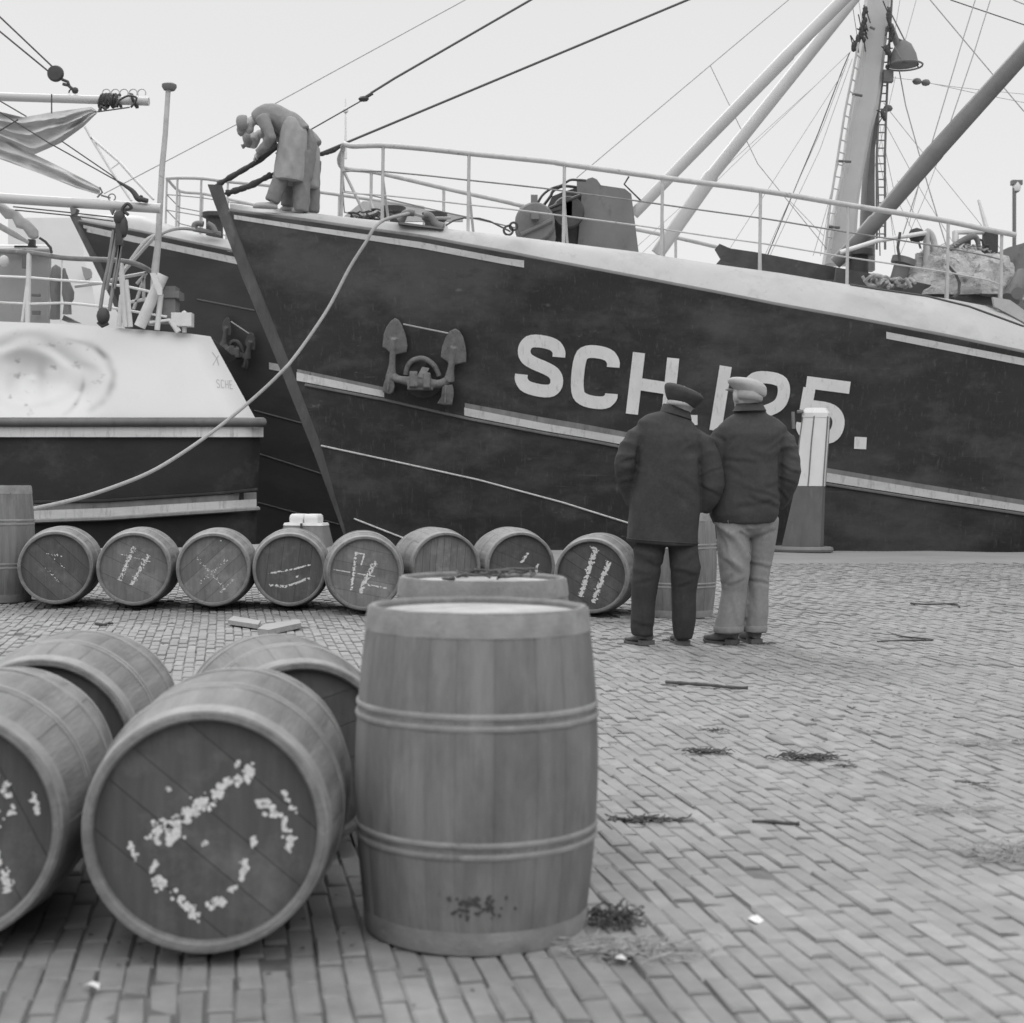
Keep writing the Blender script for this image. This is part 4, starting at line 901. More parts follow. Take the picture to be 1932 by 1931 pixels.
for x in (1050,1140,1225,1315,1400):
    c = JP(x, 150, 18.6); mb.tube([c+Vector((.052*math.cos(a), 0, .052*math.sin(a))) for a in [k*math.pi/6-.5 for k in range(9)]], .008, 5)
part('boom_eye', mb, M['rail'], lroot, 60)
mb = MB(); rr = random.Random(5)
for x in list(range(1000,1175,17))+[1320,1330]:
    c = JP(x, 225, 18.6); R0 = .07+rr.random()*.012; dx = rr.uniform(-.05,.05)
    mb.tube([c+Vector((dx*math.sin(a), R0*math.cos(a), R0*math.sin(a)*1.1)) for a in [k*math.pi/6 for k in range(13)]], .014, 5)
mb.tube(smooth_path([JP(x,y,18.45) for x,y in [(1140,280),(1180,220),(1250,180),(1300,178),(1350,200),(1320,260),(1290,290)]],3), .014, 5); mb.tube([JP(985,330,18.5),JP(1000,280,18.5),JP(1050,310,18.5)], .025, 5)
part('boom_lashing', mb, M['dark'], lroot, 60)
part('sail_clew', MB().tube([JP(985,1080,18.5),JP(1010,1130,18.5),JP(960,1180,18.5)], .012, 5).tube([JP(1105,1180,18.5)+Vector((.045*math.cos(a),0,.045*math.sin(a))) for a in [k*math.pi/6 for k in range(13)]], .008, 5).tube([JP(1000,1160,18.5),JP(1090,1185,18.5)], .012, 5), M['grey'], lroot, 60)
part('rolled_fender', MB().tube([JP(x,y,18.7) for x,y in [(-150,1180),(0,1260),(80,1340),(150,1350),(200,1430),(260,1450),(330,1540),(355,1580)]], [.06,.06,.075,.065,.08,.07,.075,.04], 12), M['sail'], lroot, 60)
part('rolled_fender', MB().tube([JP(x,y,18.8) for x,y in [(-100,1400),(0,1465),(150,1550),(280,1625)]], [.035,.04,.038,.02], 10), M['sail'], lroot, 60)
lines(lroot, [[(390,1580),(450,1620),(500,1680),(510,1730)]], .018, 'dark', D=18.7)
# hook block on the upper boom's hoist
def AP(x, y, D=18.6): return PZ(zA, x, y, D)
mb = MB().lathe([(.01,-.045),(.09,-.04),(.105,-.01),(.105,.01),(.09,.04),(.01,.045)], 20, AP(305,405), Matrix.Rotation(R_(90), 3, 'X'))
tk = part('hoist_block', mb, M['dark'], lroot, 50)
part('hoist_hook', MB().tube([AP(340,437),AP(372,450),AP(378,470)], .02, 6).tube([AP(345,462),AP(375,470),AP(408,498)], .02, 6).ellip(AP(412,498), (.045,.03,.045), 8).tube([AP(395,512)+Vector((.04*math.cos(a),0,.05*math.sin(a))) for a in [k*math.pi/5 for k in range(6)]], .01, 5), M['dark'], tk, 60)
part('rigging_wire', MB().tube([AP(-600,-440),AP(0,95),AP(292,372)], .012, 5), M['wire'], lroot, 60); part('rigging_wire', MB().tube([AP(-600,-330),AP(0,175),AP(280,405)], .012, 5), M['wire'], lroot, 60)
def OP(x, y, D=18.35): return PZ(zO, x, y, D)
mb = MB().ellip(OP(600,300), (.075,.07,.10), 12).ellip(OP(640,390), (.06,.06,.14), 12).box(OP(600,440), (.08,.08,.34)); tb = part('tackle_block', mb, M['dark'], lroot, 50, label='upper block of the hanging tackle')
part('tackle_block', MB().ellip(OP(440,1270), (.085,.07,.11), 12).tube([OP(390,1330),OP(430,1370),OP(490,1340)], .025, 6), M['dark'], lroot, 50, label='lower block of the hanging tackle')
for pts in ([(545,420),(490,780),(440,1000),(410,1210)],[(575,470),(520,760),(470,1010)],[(640,340),(600,640),(550,900),(500,1220)],[(625,440),(585,800),(545,1000)]): part('tackle_rope', MB().tube([OP(x,y) for x,y in pts], .024, 6), M['raild'], lroot, 60)
part('tackle_lashing', MB().tube(smooth_path([OP(x,y) for x,y in [(640,250),(630,210),(680,160),(720,200),(650,230),(690,270)]],3), .022, 5), M['dark'], lroot, 60)
part('boom_fitting', MB().prism([JP(690,1270,18.4),JP(760,1290,18.4),JP(740,1340,18.4),JP(700,1350,18.4)], (0,.12,0)).prism([JP(1080,1300,18.4),JP(1125,1300,18.4),JP(1103,1350,18.4)], (0,.06,0)), M['grey'], lroot)
# cabin on the poop
mb = MB(); cab = []
for (x, y, a) in ((-900,0,0),(490,0,0),(500,0,.12),(510,0,.5),(505,0,1.6)): cab.append((x, a))
rows = []
for y in (135, 190, 500, 700, 900): rows.append([QP(x-(y-135)*.02, y, 19.4+a) for x, a in cab])
mb.grid(rows)
cb = part('cabin', mb, M['cabin'], lroot, 30, label='grey steel companionway housing'); part('cabin_roof', MB().grid([[QP(x, 135, 19.36+a) for x, a in cab],[QP(x, 112, 19.4+a) for x, a in cab],[QP(x-40, 100, 19.9+a) for x, a in cab]]).tube([QP(-900,140,19.3),QP(500,150,19.3)], .022, 6), M['rail'], cb, 30)
mb = MB().box(QP(270,145,19.4), (.28,.2,.06)); mb.box(QP(315,105,19.4), (.08,.08,.14)); part('cabin_fitting', mb, M['dark'], cb)
part('cabin_handle', MB().tube([QP(315,600,19.3),QP(400,602,19.3)], .02, 6), M['grey'], cb); part('cabin_handle', MB().box(QP(358,775,19.3),(.1,.05,.05)), M['grey'], cb); part('cabin_conduit', MB().box(QP(240,240,19.2),(.05,.05,.25)), M['grey'], cb)
part('cabin_lamp', MB().ellip(QP(40,265,19.2), (.07,.06,.08), 10), M['railw'], cb, 50)
def oil(pts_w, D, label):
    rings = []
    for y, x0, x1 in pts_w:
        a = QP(x0, y, D); b = QP(x1, y, D); c = (a+b)/2; r = (b-a).length/2
        rings.append([c+Vector((r*math.cos(t)*(1+.12*math.sin(t*5+y*.01)), .55*r*math.sin(t)*(1+.2*math.sin(t*4)), 0)) for t in [2*math.pi*k/28 for k in range(28)]])
    return solo('oilskin_coat', MB().loft(rings), M['oilskin'], label, 'coat', 'work clothes hung at the cabin corner', 60, QP(600, 850, D))
oil([(300,545,560),(330,515,600),(420,500,610),(560,495,600),(650,505,595),(840,492,590)], 19.15, 'pale grey work coat hanging at the corner of the grey cabin')
oil([(335,625,645),(370,615,655),(480,605,695),(570,610,730),(640,625,725),(680,630,700),(790,620,705)], 19.05, 'darker creased coat hanging to the right of the pale coat by the cabin')
part('ventilator', MB().prism([OP(x,y,19.9) for x,y in [(165,1320),(50,1260),(30,1310)]], (0,.3,0)), M['grey'], lroot)

# pale boat far beyond, seen between cabin and bows
db_ = thing('distant_boat', 'white boat side far beyond the cabin, almost lost against the sky', 'boat', OP(200,1300,28))
rows = []
for (v, l, r_) in ((300,-500,330),(700,-500,420),(1000,-500,560),(1200,-500,620),(1500,-500,640)):
    rows.append([OP(l, v, 29), OP(-100, v, 28.2), OP(r_*.6, v, 28.2), OP(r_, v, 28.8), OP(r_+20, v, 31)])
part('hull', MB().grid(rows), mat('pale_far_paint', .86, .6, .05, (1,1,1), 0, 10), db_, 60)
part('hull_mark', MB().prism([OP(x,y,28.05) for x,y in [(225,780),(310,805),(325,840),(320,890),(265,915),(245,870)]], (0,.05,0)), M['cabin'], db_)
def far_rig(name, label, L, r, D, m='far'):
    c = PZ(zJ, *L[0][-1], D); t = thing(name, label, 'mast', c)
    for k, pts in enumerate(L): part('spar' if k < 2 else 'stay', MB().tube([PZ(zJ, x, y, D) for x, y in pts], r if k < 2 else r*.5, 6), M[m], t, 60)
far_rig('distant_mast', 'faint distant mast leaning between the sail and the flagstaff', [[(840,480),(900,590),(1090,900),(1300,1215)],[(900,590),(1180,830),(1330,1000),(1520,1200)],[(1090,900),(1190,830)],[(1200,1080),(1290,1210)]], .055, 60)
t = thing('distant_mast', 'thin faint mast tip showing just above the bent worker', 'mast', P(652, 300, 70)); part('spar', MB().tube([P(652,187,70), P(652,300,70)], [.02,.07], 6).ellip(P(652,209,70),(.14,.1,.14),8), M['far'], t)
t = thing('distant_mast', 'short thin leaning pole beyond the net heap', 'mast', PZ(zI,1560,1000,40)); part('spar', MB().tube([PZ(zI,1450,460,40),PZ(zI,1530,740,40),PZ(zI,1570,1000,40)], [.04,.07,.1], 6), M['far'], t)
t = thing('lamp_post', 'thin distant lamp post near the right edge of the sky', 'lamp post', PZ(zI,1825,1000,45)); part('pole', MB().tube([PZ(zI,1825,270,45),PZ(zI,1825,1100,45)], .06, 6), M['fard'], t); part('lamp_head', MB().box(PZ(zI,1848,280,45),(.32,.2,.14)), M['fard'], t); part('lamp_glass', MB().ellip(PZ(zI,1850,320,45),(.14,.14,.2),8), M['far'], t)
# mooring rope from the fairlead to the quay
rp = [(18.45,(775,402)),(18.3,(755,407)),(18.1,(726,415)),(17.95,(706,431)),(17.9,(690,458)),(17.85,(660,505)),(17.7,(625,572)),(17.55,(600,612)),(17.4,(570,655)),(17.2,(548,684)),(17.1,(540,693)),(17.0,(505,728)),(16.8,(455,772)),(16.5,(400,816)),(16.1,(340,858)),(15.7,(280,893)),(15.3,(210,921)),(14.9,(140,943)),(14.4,(60,961)),(14.0,(20,968)),(13.4,(-60,980)),(12.8,(-150,1012))]
solo('mooring_rope', MB().tube(smooth_path([P(u, v, D) for D, (u, v) in rp], 4), .021, 8), M['rope'], 'long pale mooring rope slanting from the nearest bow down to the left', 'rope', loc=P(540,693,17.1))
wire([P(775,402,18.45), P(808,412,18.5), P(850,412,18.6)], .02, 'rope', 'mooring_line'); wire([PZ(zM,x,y,18.7) for x,y in [(1120,840),(1200,790),(1300,765),(1450,770),(1560,800),(1680,860),(1760,900)]], .012, 'wire', 'mooring_line')
# ================================================================ BARRELS
BH, RC, RBG = .77, .262, .292
def brad(z):
    q = abs(z-BH/2)/(BH/2); return RC+(RBG-RC)*(1-q**1.9)
def mesh_with_tint(mb, name, tint):
    me = mesh_of(mb, name); at = me.attributes.new('tint', 'FLOAT', 'POINT'); at.data.foreach_set('value', tint)
    fix_normals(me); return me
def stave_mesh(seed):
    rr = random.Random(seed); NS = 20; cols = []; wds = [rr.uniform(.75, 1.25) for _ in range(NS)]; s = sum(wds); a = 0; shade = []
    for k in range(NS):
        wd = 2*math.pi*wds[k]/s; c = rr.uniform(.95, 1.05); lift = rr.uniform(-.001, .001)
        for f, ins, g in ((.0, .0008, .84), (.035, lift, 1), (.3, lift, 1), (.5, lift+.0006, 1), (.7, lift, 1), (.965, lift, 1)): cols.append((a+wd*f, ins if f == 0 else -ins, c*g))
        a += wd
    prof = [(brad(.03)-.024, .034, 0), (brad(.0)-.020, .006, 0), (brad(0)-.015, 0, 0), (brad(0)-.003, .0, 1), (brad(0), .004, 1)]+[(brad(z), z, 1) for z in [BH*(.02+.96*i/22) for i in range(23)]]+[(brad(0), BH-.004, 1), (brad(0)-.003, BH, 1), (brad(0)-.015, BH, 0), (brad(0)-.020, BH-.006, 0), (brad(.03)-.024, BH-.034, 0)]
    mb = MB(); rows = []; tint = []
    for r, z, o_ in prof:
        rows.append([Vector(((r-ins*o_)*math.cos(t), (r-ins*o_)*math.sin(t), z+.0015*noise.noise((t*3, z, seed)))) for t, ins, c in cols]); tint += [c if o_ else 1.0 for t, ins, c in cols]
    mb.grid(rows, True); return mesh_with_tint(mb, 'staves', tint)
def head_mesh(seed, ang, npl=5, gap=.0008):
    rr = random.Random(seed+50); Rr = RC-.019; mb = MB(); tint = []; edges = [-Rr]; ws = [rr.uniform(.8, 1.3) for _ in range(npl)]; s = sum(ws)
    for w_ in ws: edges.append(edges[-1]+2*Rr*w_/s)
    c, s_ = math.cos(ang), math.sin(ang)
    for k in range(npl):
        a, b = edges[k]+gap, edges[k+1]-gap; col = rr.uniform(.86, 1.16); dz = rr.uniform(-.0008, .0008); up, dn = [], []
        for i in range(13):
            y = a+(b-a)*i/12; h = math.sqrt(max(0, Rr*Rr-y*y)); up.append((h, y)); dn.append((-h, y))
        pts = up+dn[::-1]; pts = [Vector((x*c-y*s_, x*s_+y*c, dz)) for x, y in pts]; n = len(pts)
        b0 = len(mb.v); mb.add(pts+[p+Vector((0,0,-.018)) for p in pts], [tuple(range(n))]+[(i, n+i, n+(i+1) % n, (i+1) % n) for i in range(n)]); tint += [col]*2*n
    mb.lathe([(Rr+.004,-.012),(.001,-.012)], 32, cap=False); tint += [.35]*(len(mb.v)-len(tint))
    return mesh_with_tint(mb, 'head', tint)
def hoop_mb(z0, z1, proud, ridge=True):
    n = 6; prof = [(brad(z0)-.004, z0)]
    for i in range(n+1):
        t = i/n; z = lerp(z0, z1, t); prof.append((brad(z)+proud*(.55+.45*math.sin(math.pi*t)) if ridge else brad(z)+proud, z))
    prof.append((brad(z1)-.004, z1)); return MB().lathe(prof, 72, cap=False, rf=lambda a, z: 1+.0025*math.sin(a*3+z*9)+.0012*math.sin(a*11))
HOOPS = [(.004,.056,.0028),(.222,.236,.0038),(.248,.262,.0042),(BH-.262,BH-.248,.0042),(BH-.236,BH-.222,.0038),(BH-.056,BH-.004,.0028)]
SM = [stave_mesh(k) for k in range(4)]
for me in SM: set_smooth(me, 28); me.materials.append(M['wood'])
HM = []
for z0, z1, pr in HOOPS:
    me = mesh_of(hoop_mb(z0, z1, pr), 'hoop'); fix_normals(me); set_smooth(me, 50); me.materials.append(M['hoop']); HM.append(me)
def chalk(marks, seed, heavy=1.0, big_=False):
    """marks: (x0,y0,x1,y1,width,density) in head radii"""
    rr = random.Random(seed); Rr = RC-.019; mb = MB(); idx = 0
    for (x0, y0, x1, y1, wd, den) in marks:
        L = math.hypot(x1-x0, y1-y0)*Rr; n = int(L*1000*den*heavy*(1 if big_ else 2.6))
        ux, uy = (x1-x0), (y1-y0); l = math.hypot(ux, uy) or 1; nx, ny = -uy/l, ux/l
        for k in range(n):
            t = rr.random(); o_ = rr.gauss(0, .33)*wd*1.1+(.25*wd*math.sin(t*L*260) if big_ else 0); edge = 1
            px = (x0+ux*t+nx*o_)*Rr; py = (y0+uy*t+ny*o_)*Rr
            if noise.noise((px*60, py*60, seed)) < -.15: continue
            r0 = rr.uniform(.0014, .0038)*(1.45 if heavy > 1.05 else 1.15); m = rr.choice((4,5,6)); a0 = rr.random()*6
            zz = .0012+idx % 7*.00012; idx += 1
            mb.add([(px+r0*rr.uniform(.6,1.3)*math.cos(a0+2*math.pi*q/m), py+r0*rr.uniform(.5,1.2)*math.sin(a0+2*math.pi*q/m), zz) for q in range(m)], [tuple(range(m))])
    return mb
GRP = 'wooden herring barrels standing and lying on the quay'
def barrel(label, loc, yaw=None, scale=1.0, seed=0, marks=None, hm='head', ang=.6, npl=5, sz=None, heavy=1.0, pitch=0):
    """yaw None: standing; otherwise lying with one head towards the viewer"""
    t = thing('barrel', label, 'barrel', loc, GRP)
    if yaw is None: t.rotation_euler = (0, 0, seed*1.3)
    else: t.rotation_euler = (R_(90)+pitch, 0, R_(-yaw))
    t.scale = (scale, scale, sz or scale)
    def link(me, nm, z=0, parent=t):
        o = bpy.data.objects.new(nm, me); COL.objects.link(o); o.parent = parent; o.location = (0, 0, z); return o
    dz = -BH/2 if yaw is not None else 0
    link(SM[seed % 4], 'staves', dz)
    for me in HM: link(me, 'hoop', dz)
    me = head_mesh(seed, ang, npl); me.materials.append(M[hm]); rc = .028 if yaw is not None or hm != 'headp' else .016; h1 = link(me, 'head', dz+BH-rc)
    h2 = link(me, 'head', dz+.028); h2.rotation_euler = (math.pi, 0, 0)
    if marks:
        cm = mesh_of(chalk(marks, seed, heavy, heavy > 1.05 and seed < 5), 'chalk_mark'); cm.materials.append(M['chalk']); link(cm, 'chalk_mark', .0, h1)
    return t
def lying(label, D, X, yaw, sc, **k):
    """D, X: centre of the visible head"""
    a = R_(yaw); L = BH*sc/2; cx = X+math.sin(a)*L; cy = D+math.cos(a)*L
    return barrel(label, (cx, cy, gz(cx, cy)+RBG*sc+.004), yaw, sc, **k)
# foreground
big = [(-.52,-.10,-.30,.06,.10,1.6),(-.33,0,-.02,.26,.085,2.2),(-.04,.22,.20,.42,.07,2.2),(.18,.40,.43,.50,.06,2.0),(.26,.58,.44,.52,.05,1.2),(-.36,-.12,-.22,-.02,.06,2.0),(.45,.26,.53,.13,.035,1.4),(.50,.27,.66,.10,.035,2.2),(.66,.10,.76,-.10,.05,2.2),(.75,-.1,.73,-.2,.03,1.2),
       (.40,-.07,.43,-.16,.05,1.2),(.32,-.28,.37,-.36,.04,1.2),(.36,-.33,.30,-.46,.03,1.1),(.26,-.50,.16,-.60,.035,1.8),(.16,-.62,.03,-.70,.05,2.0),(.02,-.72,-.14,-.76,.07,.9),(-.1,-.78,-.2,-.64,.05,2.0),(-.20,-.66,-.23,-.6,.03,1.5),(-.31,-.62,-.27,-.54,.045,2.4),(-.46,-.44,-.38,-.52,.06,2.6),(-.46,-.50,-.38,-.44,.05,2.2),(-.48,-.38,-.44,-.28,.02,1.0),(.68,.34,.8,.14,.02,.5),(-.34,.36,-.33,.37,.03,6),(-.02,-.12,-.01,-.13,.03,6),(-.66,-.1,-.62,-.3,.04,.3)]
def XU(u, v, D): return P(u, v, D).x
lying('big foreground lying barrel with bold chalk scrawl and curve on its dark head', 3.10, XU(386, 1562, 3.10), -3.4, .982, seed=1, marks=big, ang=-.7, npl=5, heavy=1.15)
lying('lying barrel cut off by the left edge in the foreground, chalk smears on its head', 3.12, XU(-116, 1560, 3.12), -6.6, .972, seed=2, marks=[(.55,.4,.62,.1,.05,1.2),(.45,.15,.5,-.02,.06,1.4),(.8,.3,.85,.1,.03,1),(.45,-.25,.6,-.6,.07,1.6),(.3,.6,.5,.45,.03,.6),(.95,-.5,.9,-.6,.03,1)], ang=-1.1, npl=6, heavy=1.1)
lying('unmarked lying barrel tucked behind the two leftmost foreground barrels', 3.98, XU(74, 1430, 3.98), -4, .985, seed=3, ang=-.6)
lying('lying barrel turned aside, half hidden behind the big scrawled barrel', 3.98, XU(568, 1430, 3.98), -17, .98, seed=4, ang=.3)
FX, FY = XU(900, 1450, 3.44), 3.44; SX, SY = XU(911, 1100, 4.53), 4.53
barrel('upright barrel standing in front of all others in the foreground centre', (FX, FY, gz(FX, FY)+.001), None, .978, seed=5, hm='headp')
barrel('upright barrel directly behind the front upright one, only its top showing', (SX, SY, gz(SX, SY)+.001), None, .978, seed=6, hm='headp')
o = MB(); rr = random.Random(6)
for k in range(230):
    u = rr.gauss(898, 26); v = rr.choice((rr.gauss(1703, 6), rr.gauss(1716, 9))); pq = P(u, v, 3.17); zz = pq.z; xx = pq.x
    if noise.noise((u*.06, v*.1, 4)) < 0: continue
    rb = brad(zz/.978)*.978+.0015; dx = xx-FX
    if abs(dx) < rb*.6:
        yy = FY-math.sqrt(rb*rb-dx*dx); r0 = rr.uniform(.002, .0045); o.add([(xx+r0*math.cos(a), yy-.0001*(k % 9), zz+r0*math.sin(a)) for a in [q*1.05 for q in range(6)]], [tuple(range(6))])
st_m = part('stencil_smudge', o, M['dark'], None, 0); FB = bpy.data.objects['barrel.004']; st_m.parent = FB
bpy.context.view_layer.update(); st_m.matrix_parent_inverse = FB.matrix_world.inverted()
mb = MB(); rr = random.Random(8)
for k in range(16):
    p = Vector((SX+rr.gauss(.02, .07), SY+rr.gauss(.0, .07), .742+rr.random()*.03)); pts = [p.copy()]
    for q in range(4): p = p+Vector((rr.uniform(-.04,.05), rr.uniform(-.03,.03), rr.uniform(-.008,.014))); p.z = max(.742, min(p.z, .775)); pts.append(p.copy())
    mb.tube(smooth_path(pts, 2), .004, 4)
solo('debris_clump', mb, M['weed'], 'scrap of dark weed lying on top of the second upright barrel', 'weed', 'clumps of weed and netting scattered on the paving', loc=(SX, SY, .742))
# the row across the yard
rowb = [(104, 11.0, -10, [(-.3,.45,.3,.3,.05,.15),(-.3,.0,.1,-.45,.04,.22),(.05,.4,-.1,.1,.05,.16),(.1,.2,.3,.0,.1,.08)], 'lying barrel with faint scratches, at the left end of the row', 'head', -.75, 5, .35),
        (252, 10.95, -7, [(-.0,.66,-.42,-.35,.075,.8),(.42,.42,-.08,-.5,.085,.9),(-.45,.45,.5,.2,.02,.08)], 'lying barrel with two slanting whitish bars on a two-tone head, second in the row', 'head2', -.45, 4, .9),
        (402, 10.95, -6, [(-.5,.35,.35,-.6,.08,.22),(.4,.3,-.45,-.45,.08,.18),(.6,-.3,.2,-.7,.05,.2),(.2,.85,.25,.9,.03,1)], 'lying barrel with a faint worn cross on its mottled head, third in the row', 'head2', .75, 5, .5),
        (546, 11.0, -6, [(-.65,-.12,.0,-.02,.035,.5),(.0,-.02,.62,.14,.035,.9),(-.6,-.46,-.1,-.52,.04,1.0),(-.1,-.52,.6,-.26,.04,.8),(.2,-.2,.25,-.22,.05,1.2)], 'lying barrel with two wavy level chalk lines, fourth in the row', 'head', 1.45, 5, 1.0),
        (688, 10.75, -7, [(-.25,.62,-.38,-.5,.05,.7),(.0,.55,-.12,.2,.03,.5),(-.25,.6,.0,.55,.02,.5),(.32,.35,.0,-.3,.09,1.0),(-.02,-.25,-.12,-.6,.09,1.1),(.1,-.35,.65,-.45,.03,.4),(-.9,.1,.3,-.1,.01,.3)], 'lying barrel with a chalk box and bar on its planked head, fifth in the row', 'head2', -.2, 5, 1.0),
        (842, 11.3, -16, None, 'lying barrel skewed to the left with a rough pale unmarked head, sixth in the row', 'head2', 1.5, 9, 1.0),
        (983, 11.4, -11, [(.25,.45,-.0,.1,.05,1.2),(.55,.1,.5,-.2,.05,1.2)], 'lying barrel with one short chalk stroke, seventh in the row', 'head', -.4, 5, 1.0),
        (1115, 10.7, 11, [(.12,.8,-.32,-.62,.085,1.5),(.52,.42,.05,-.78,.085,1.4),(.12,.8,-.05,.85,.03,.6)], 'lying barrel with two bold ragged chalk bars, at the right end of the row', 'head', -.55, 6, 1.5)]
for k, (u, D, yaw, mk, lb, hm, an, npl, hv) in enumerate(rowb):
    lying(lb, D, XU(u, 1075, D), yaw, 1.03, seed=10+k, marks=mk, hm=hm, ang=an, npl=npl, heavy=hv)
x = XU(-6, 1030, 11.55); barrel('tall upright barrel cut by the left edge, beside the row', (x, 11.55, gz(x, 11.55)), None, .98, seed=21, sz=1.19)
x = XU(1278, 1070, 10.95); barrel('upright barrel standing half hidden behind the two old men', (x, 10.95, gz(x, 10.95)), None, 1.0, seed=22)

# ================================================================ BOLLARDS
t = thing('bollard', 'tall tapered steel bollard, white above and dark grey below, behind the right old man', 'bollard', P(1515, 1040, 17.0)); c = P(1515, 1044, 16.95)
def octa(u0, u1, v, D, n=6):
    a = P(u0, v, D); b = P(u1, v, D); cc = (a+b)/2; r = (b-a).length/2
    return [cc+Vector((r*math.cos(2*math.pi*(k+.0)/n+.22), r*.75*math.sin(2*math.pi*(k+.0)/n+.22), 0)) for k in range(n)]
def bz(x, y): return zT(x, y)
ul = [(1023,740),(975,1080),(945,1500),(925,1645)]; ur = [(1395,740),(1375,1100),(1345,1500),(1338,1645)]
R1 = [octa(bz(a[0],a[1])[0], bz(b[0],b[1])[0], bz(a[0],a[1])[1], 16.95) for a, b in zip(ul, ur)]
part('shaft_top', MB().loft(R1), M['bolw'], t, 25)
R2 = [octa(bz(925,0)[0], bz(1338,0)[0], bz(0,1645)[1]+.6, 16.95), octa(1470, 1556, 1042, 16.95)]
part('shaft_base', MB().loft(R2), M['bolg'], t, 25)
mb = MB()
for k in range(6):
    part('corner_seam', MB().tube([R[k] for R in R1], .009, 5), M['grey'], t, 40)
top = octa(bz(1010,0)[0], bz(1400,0)[0], bz(0,755)[1], 16.95); top2 = [p+Vector((0,0,.05)) for p in top]
cc = sum(top2, Vector())/6; top3 = [cc+(p-cc)*.75+Vector((0,0,.06)) for p in top2]
part('cap', MB().loft([top, top2, top3]), M['bolw'], t, 25)
mb = MB().tube([PZ(zT,905,680,16.9),PZ(zT,915,900,16.9)], .02, 6).tube([PZ(zT,960,680,16.9),PZ(zT,1040,675,16.9)], .02, 6); part('cap_bracket', mb, M['grey'], t)
cb_ = P(1513, 1040, 16.95); mb = MB(); mb.tube([Vector((cb_.x+.33*math.cos(a), cb_.y+.25*math.sin(a), gz(cb_.x, cb_.y)+.045)) for a in [k*math.pi/12 for k in range(25)]], .035, 8)
solo('rope_ring', mb, M['rope'] if False else M['grey'], 'dark rope ring lying round the foot of the tall bollard', 'rope', loc=cb_)
bx, by = XU(578, 1020, 16.25), 16.25; g0 = gz(bx, by); t = thing('bollard', 'low square bollard with a cleft white cap on the quay edge behind the row', 'bollard', (bx, by, g0))
Mz = Matrix.Rotation(R_(-6), 3, 'Z')
def rbox(w_, d_, z0, z1, w2, d2, r=.05, n=4):
    rings = []
    for z, ww, dd in ((z0, w_, d_), (z1, w2, d2)):
        ring = []
        for sx, sy, a0 in ((1,-1,-90),(1,1,0),(-1,1,90),(-1,-1,180)):
            for k in range(n+1): a = R_(a0+90*k/n); ring.append(Vector((bx, by, g0)) + Mz @ Vector((sx*(ww/2-r)+r*math.cos(a), sy*(dd/2-r)+r*math.sin(a), z)))
        rings.append(ring)
    return rings
a = rbox(.56,.5,-.05,.235,.44,.40,.06); part('base', MB().loft(a), M['bolb'], t, 30)
part('collar', MB().loft(rbox(.45,.41,.234,.262,.43,.39,.06)), M['bolt'], t, 30)
for s_ in (-1, 1):
    rings = []
    for z, w_, d_ in ((.26,.155,.30),(.31,.16,.31),(.345,.15,.29),(.36,.12,.24)):
        r_ = rbox(w_, d_, z, z, w_, d_, .035)[0]; rings.append([p+Mz @ Vector((s_*.082, 0, 0)) for p in r_])
    part('cap_half', MB().loft(rings), M['bolt'], t, 50)
part('cleft', MB().box((bx, by-.0, g0+.13), (.012, .52, .26), Mz), M['dark'], t)

# ================================================================ DEBRIS
def G(u, v):
    r = ray(u, v); D = 3.0
    for _ in range(60):
        p = CAM+r*D; h = p.z-gz(p.x, p.y)-.002
        if abs(h) < 1e-4: break
        D += h/(-r.z) if r.z < -1e-3 else .1
        D = min(D, 17)
    p = CAM+r*D; p.z = gz(p.x, p.y)+.012*0; return p
def stick(pts, r, label, m='stick', cat='stick'):
    q = [G(u, v)+Vector((0,0,r+.004)) for u, v in pts]
    rs = [r*random.uniform(.6,1.2) for _ in range(len(q)*3-2)]
    solo('stick', MB().tube(smooth_path(q, 3), rs, 6), M[m], label, cat, 'sticks and stems scattered on the paving', loc=q[0])
stick([(1256,1292),(1300,1295),(1340,1298),(1380,1302),(1411,1303)], .011, 'long dark stick on the bricks in front of the old men')
stick([(1420,1555),(1450,1555),(1480,1558),(1508,1559)], .006, 'thin dark stick on the bricks to the right of the foreground barrel')
stick([(1655,1213),(1700,1211),(1760,1210),(1700,1203),(1690,1199)], .006, 'thin bent stem lying on the bricks far right of the men')
stick([(1718,1141),(1750,1143),(1800,1142),(1810,1148)], .008, 'twig near the quay at the far right, beyond the bent stem')
stick([(180,1180),(196,1182),(205,1179),(212,1180)], .010, 'short dark twig lying below the first barrels of the row')
stick([(1910,1360+40),(1925,1402)], .004, 'short stalk at the right edge of the paving')
def clump(u, v, sx, sy, n, m, label, seed, h=.03, r=.004, cat='weed'):
    if m != 'straw': sx *= .5; sy *= .5; n = int(n*1.3); r *= .5; h *= .5
    else: sx *= .7; sy *= .8; r *= .6; n = int(n*1.1); h *= .6
    c = G(u, v); rr = random.Random(seed); mb = MB()
    for k in range(n):
        a = rr.uniform(-.5, .5) if rr.random() < .7 else rr.uniform(0, 6.28); p = c+Vector((rr.gauss(0, sx*.35), rr.gauss(0, sy*.35), .004+rr.random()*h)); pts = [p.copy()]
        L = rr.uniform(.3, .9)*sx/4
        for q in range(5):
            a += rr.uniform(-.7,.7); p = p+Vector((math.cos(a)*L*.6, math.sin(a)*L*.5, rr.uniform(-.35,.35)*h)); p.z = max(p.z, gz(p.x, p.y)+.003); p.z = min(p.z, gz(p.x, p.y)+h*1.6+.004); pts.append(p.copy())
        mb.tube(smooth_path(pts, 2), [r*rr.uniform(.5,1.2) for _ in range(11)], 4)
    solo('debris_clump', mb, M[m], label, cat, 'clumps of weed and netting scattered on the paving', loc=c)
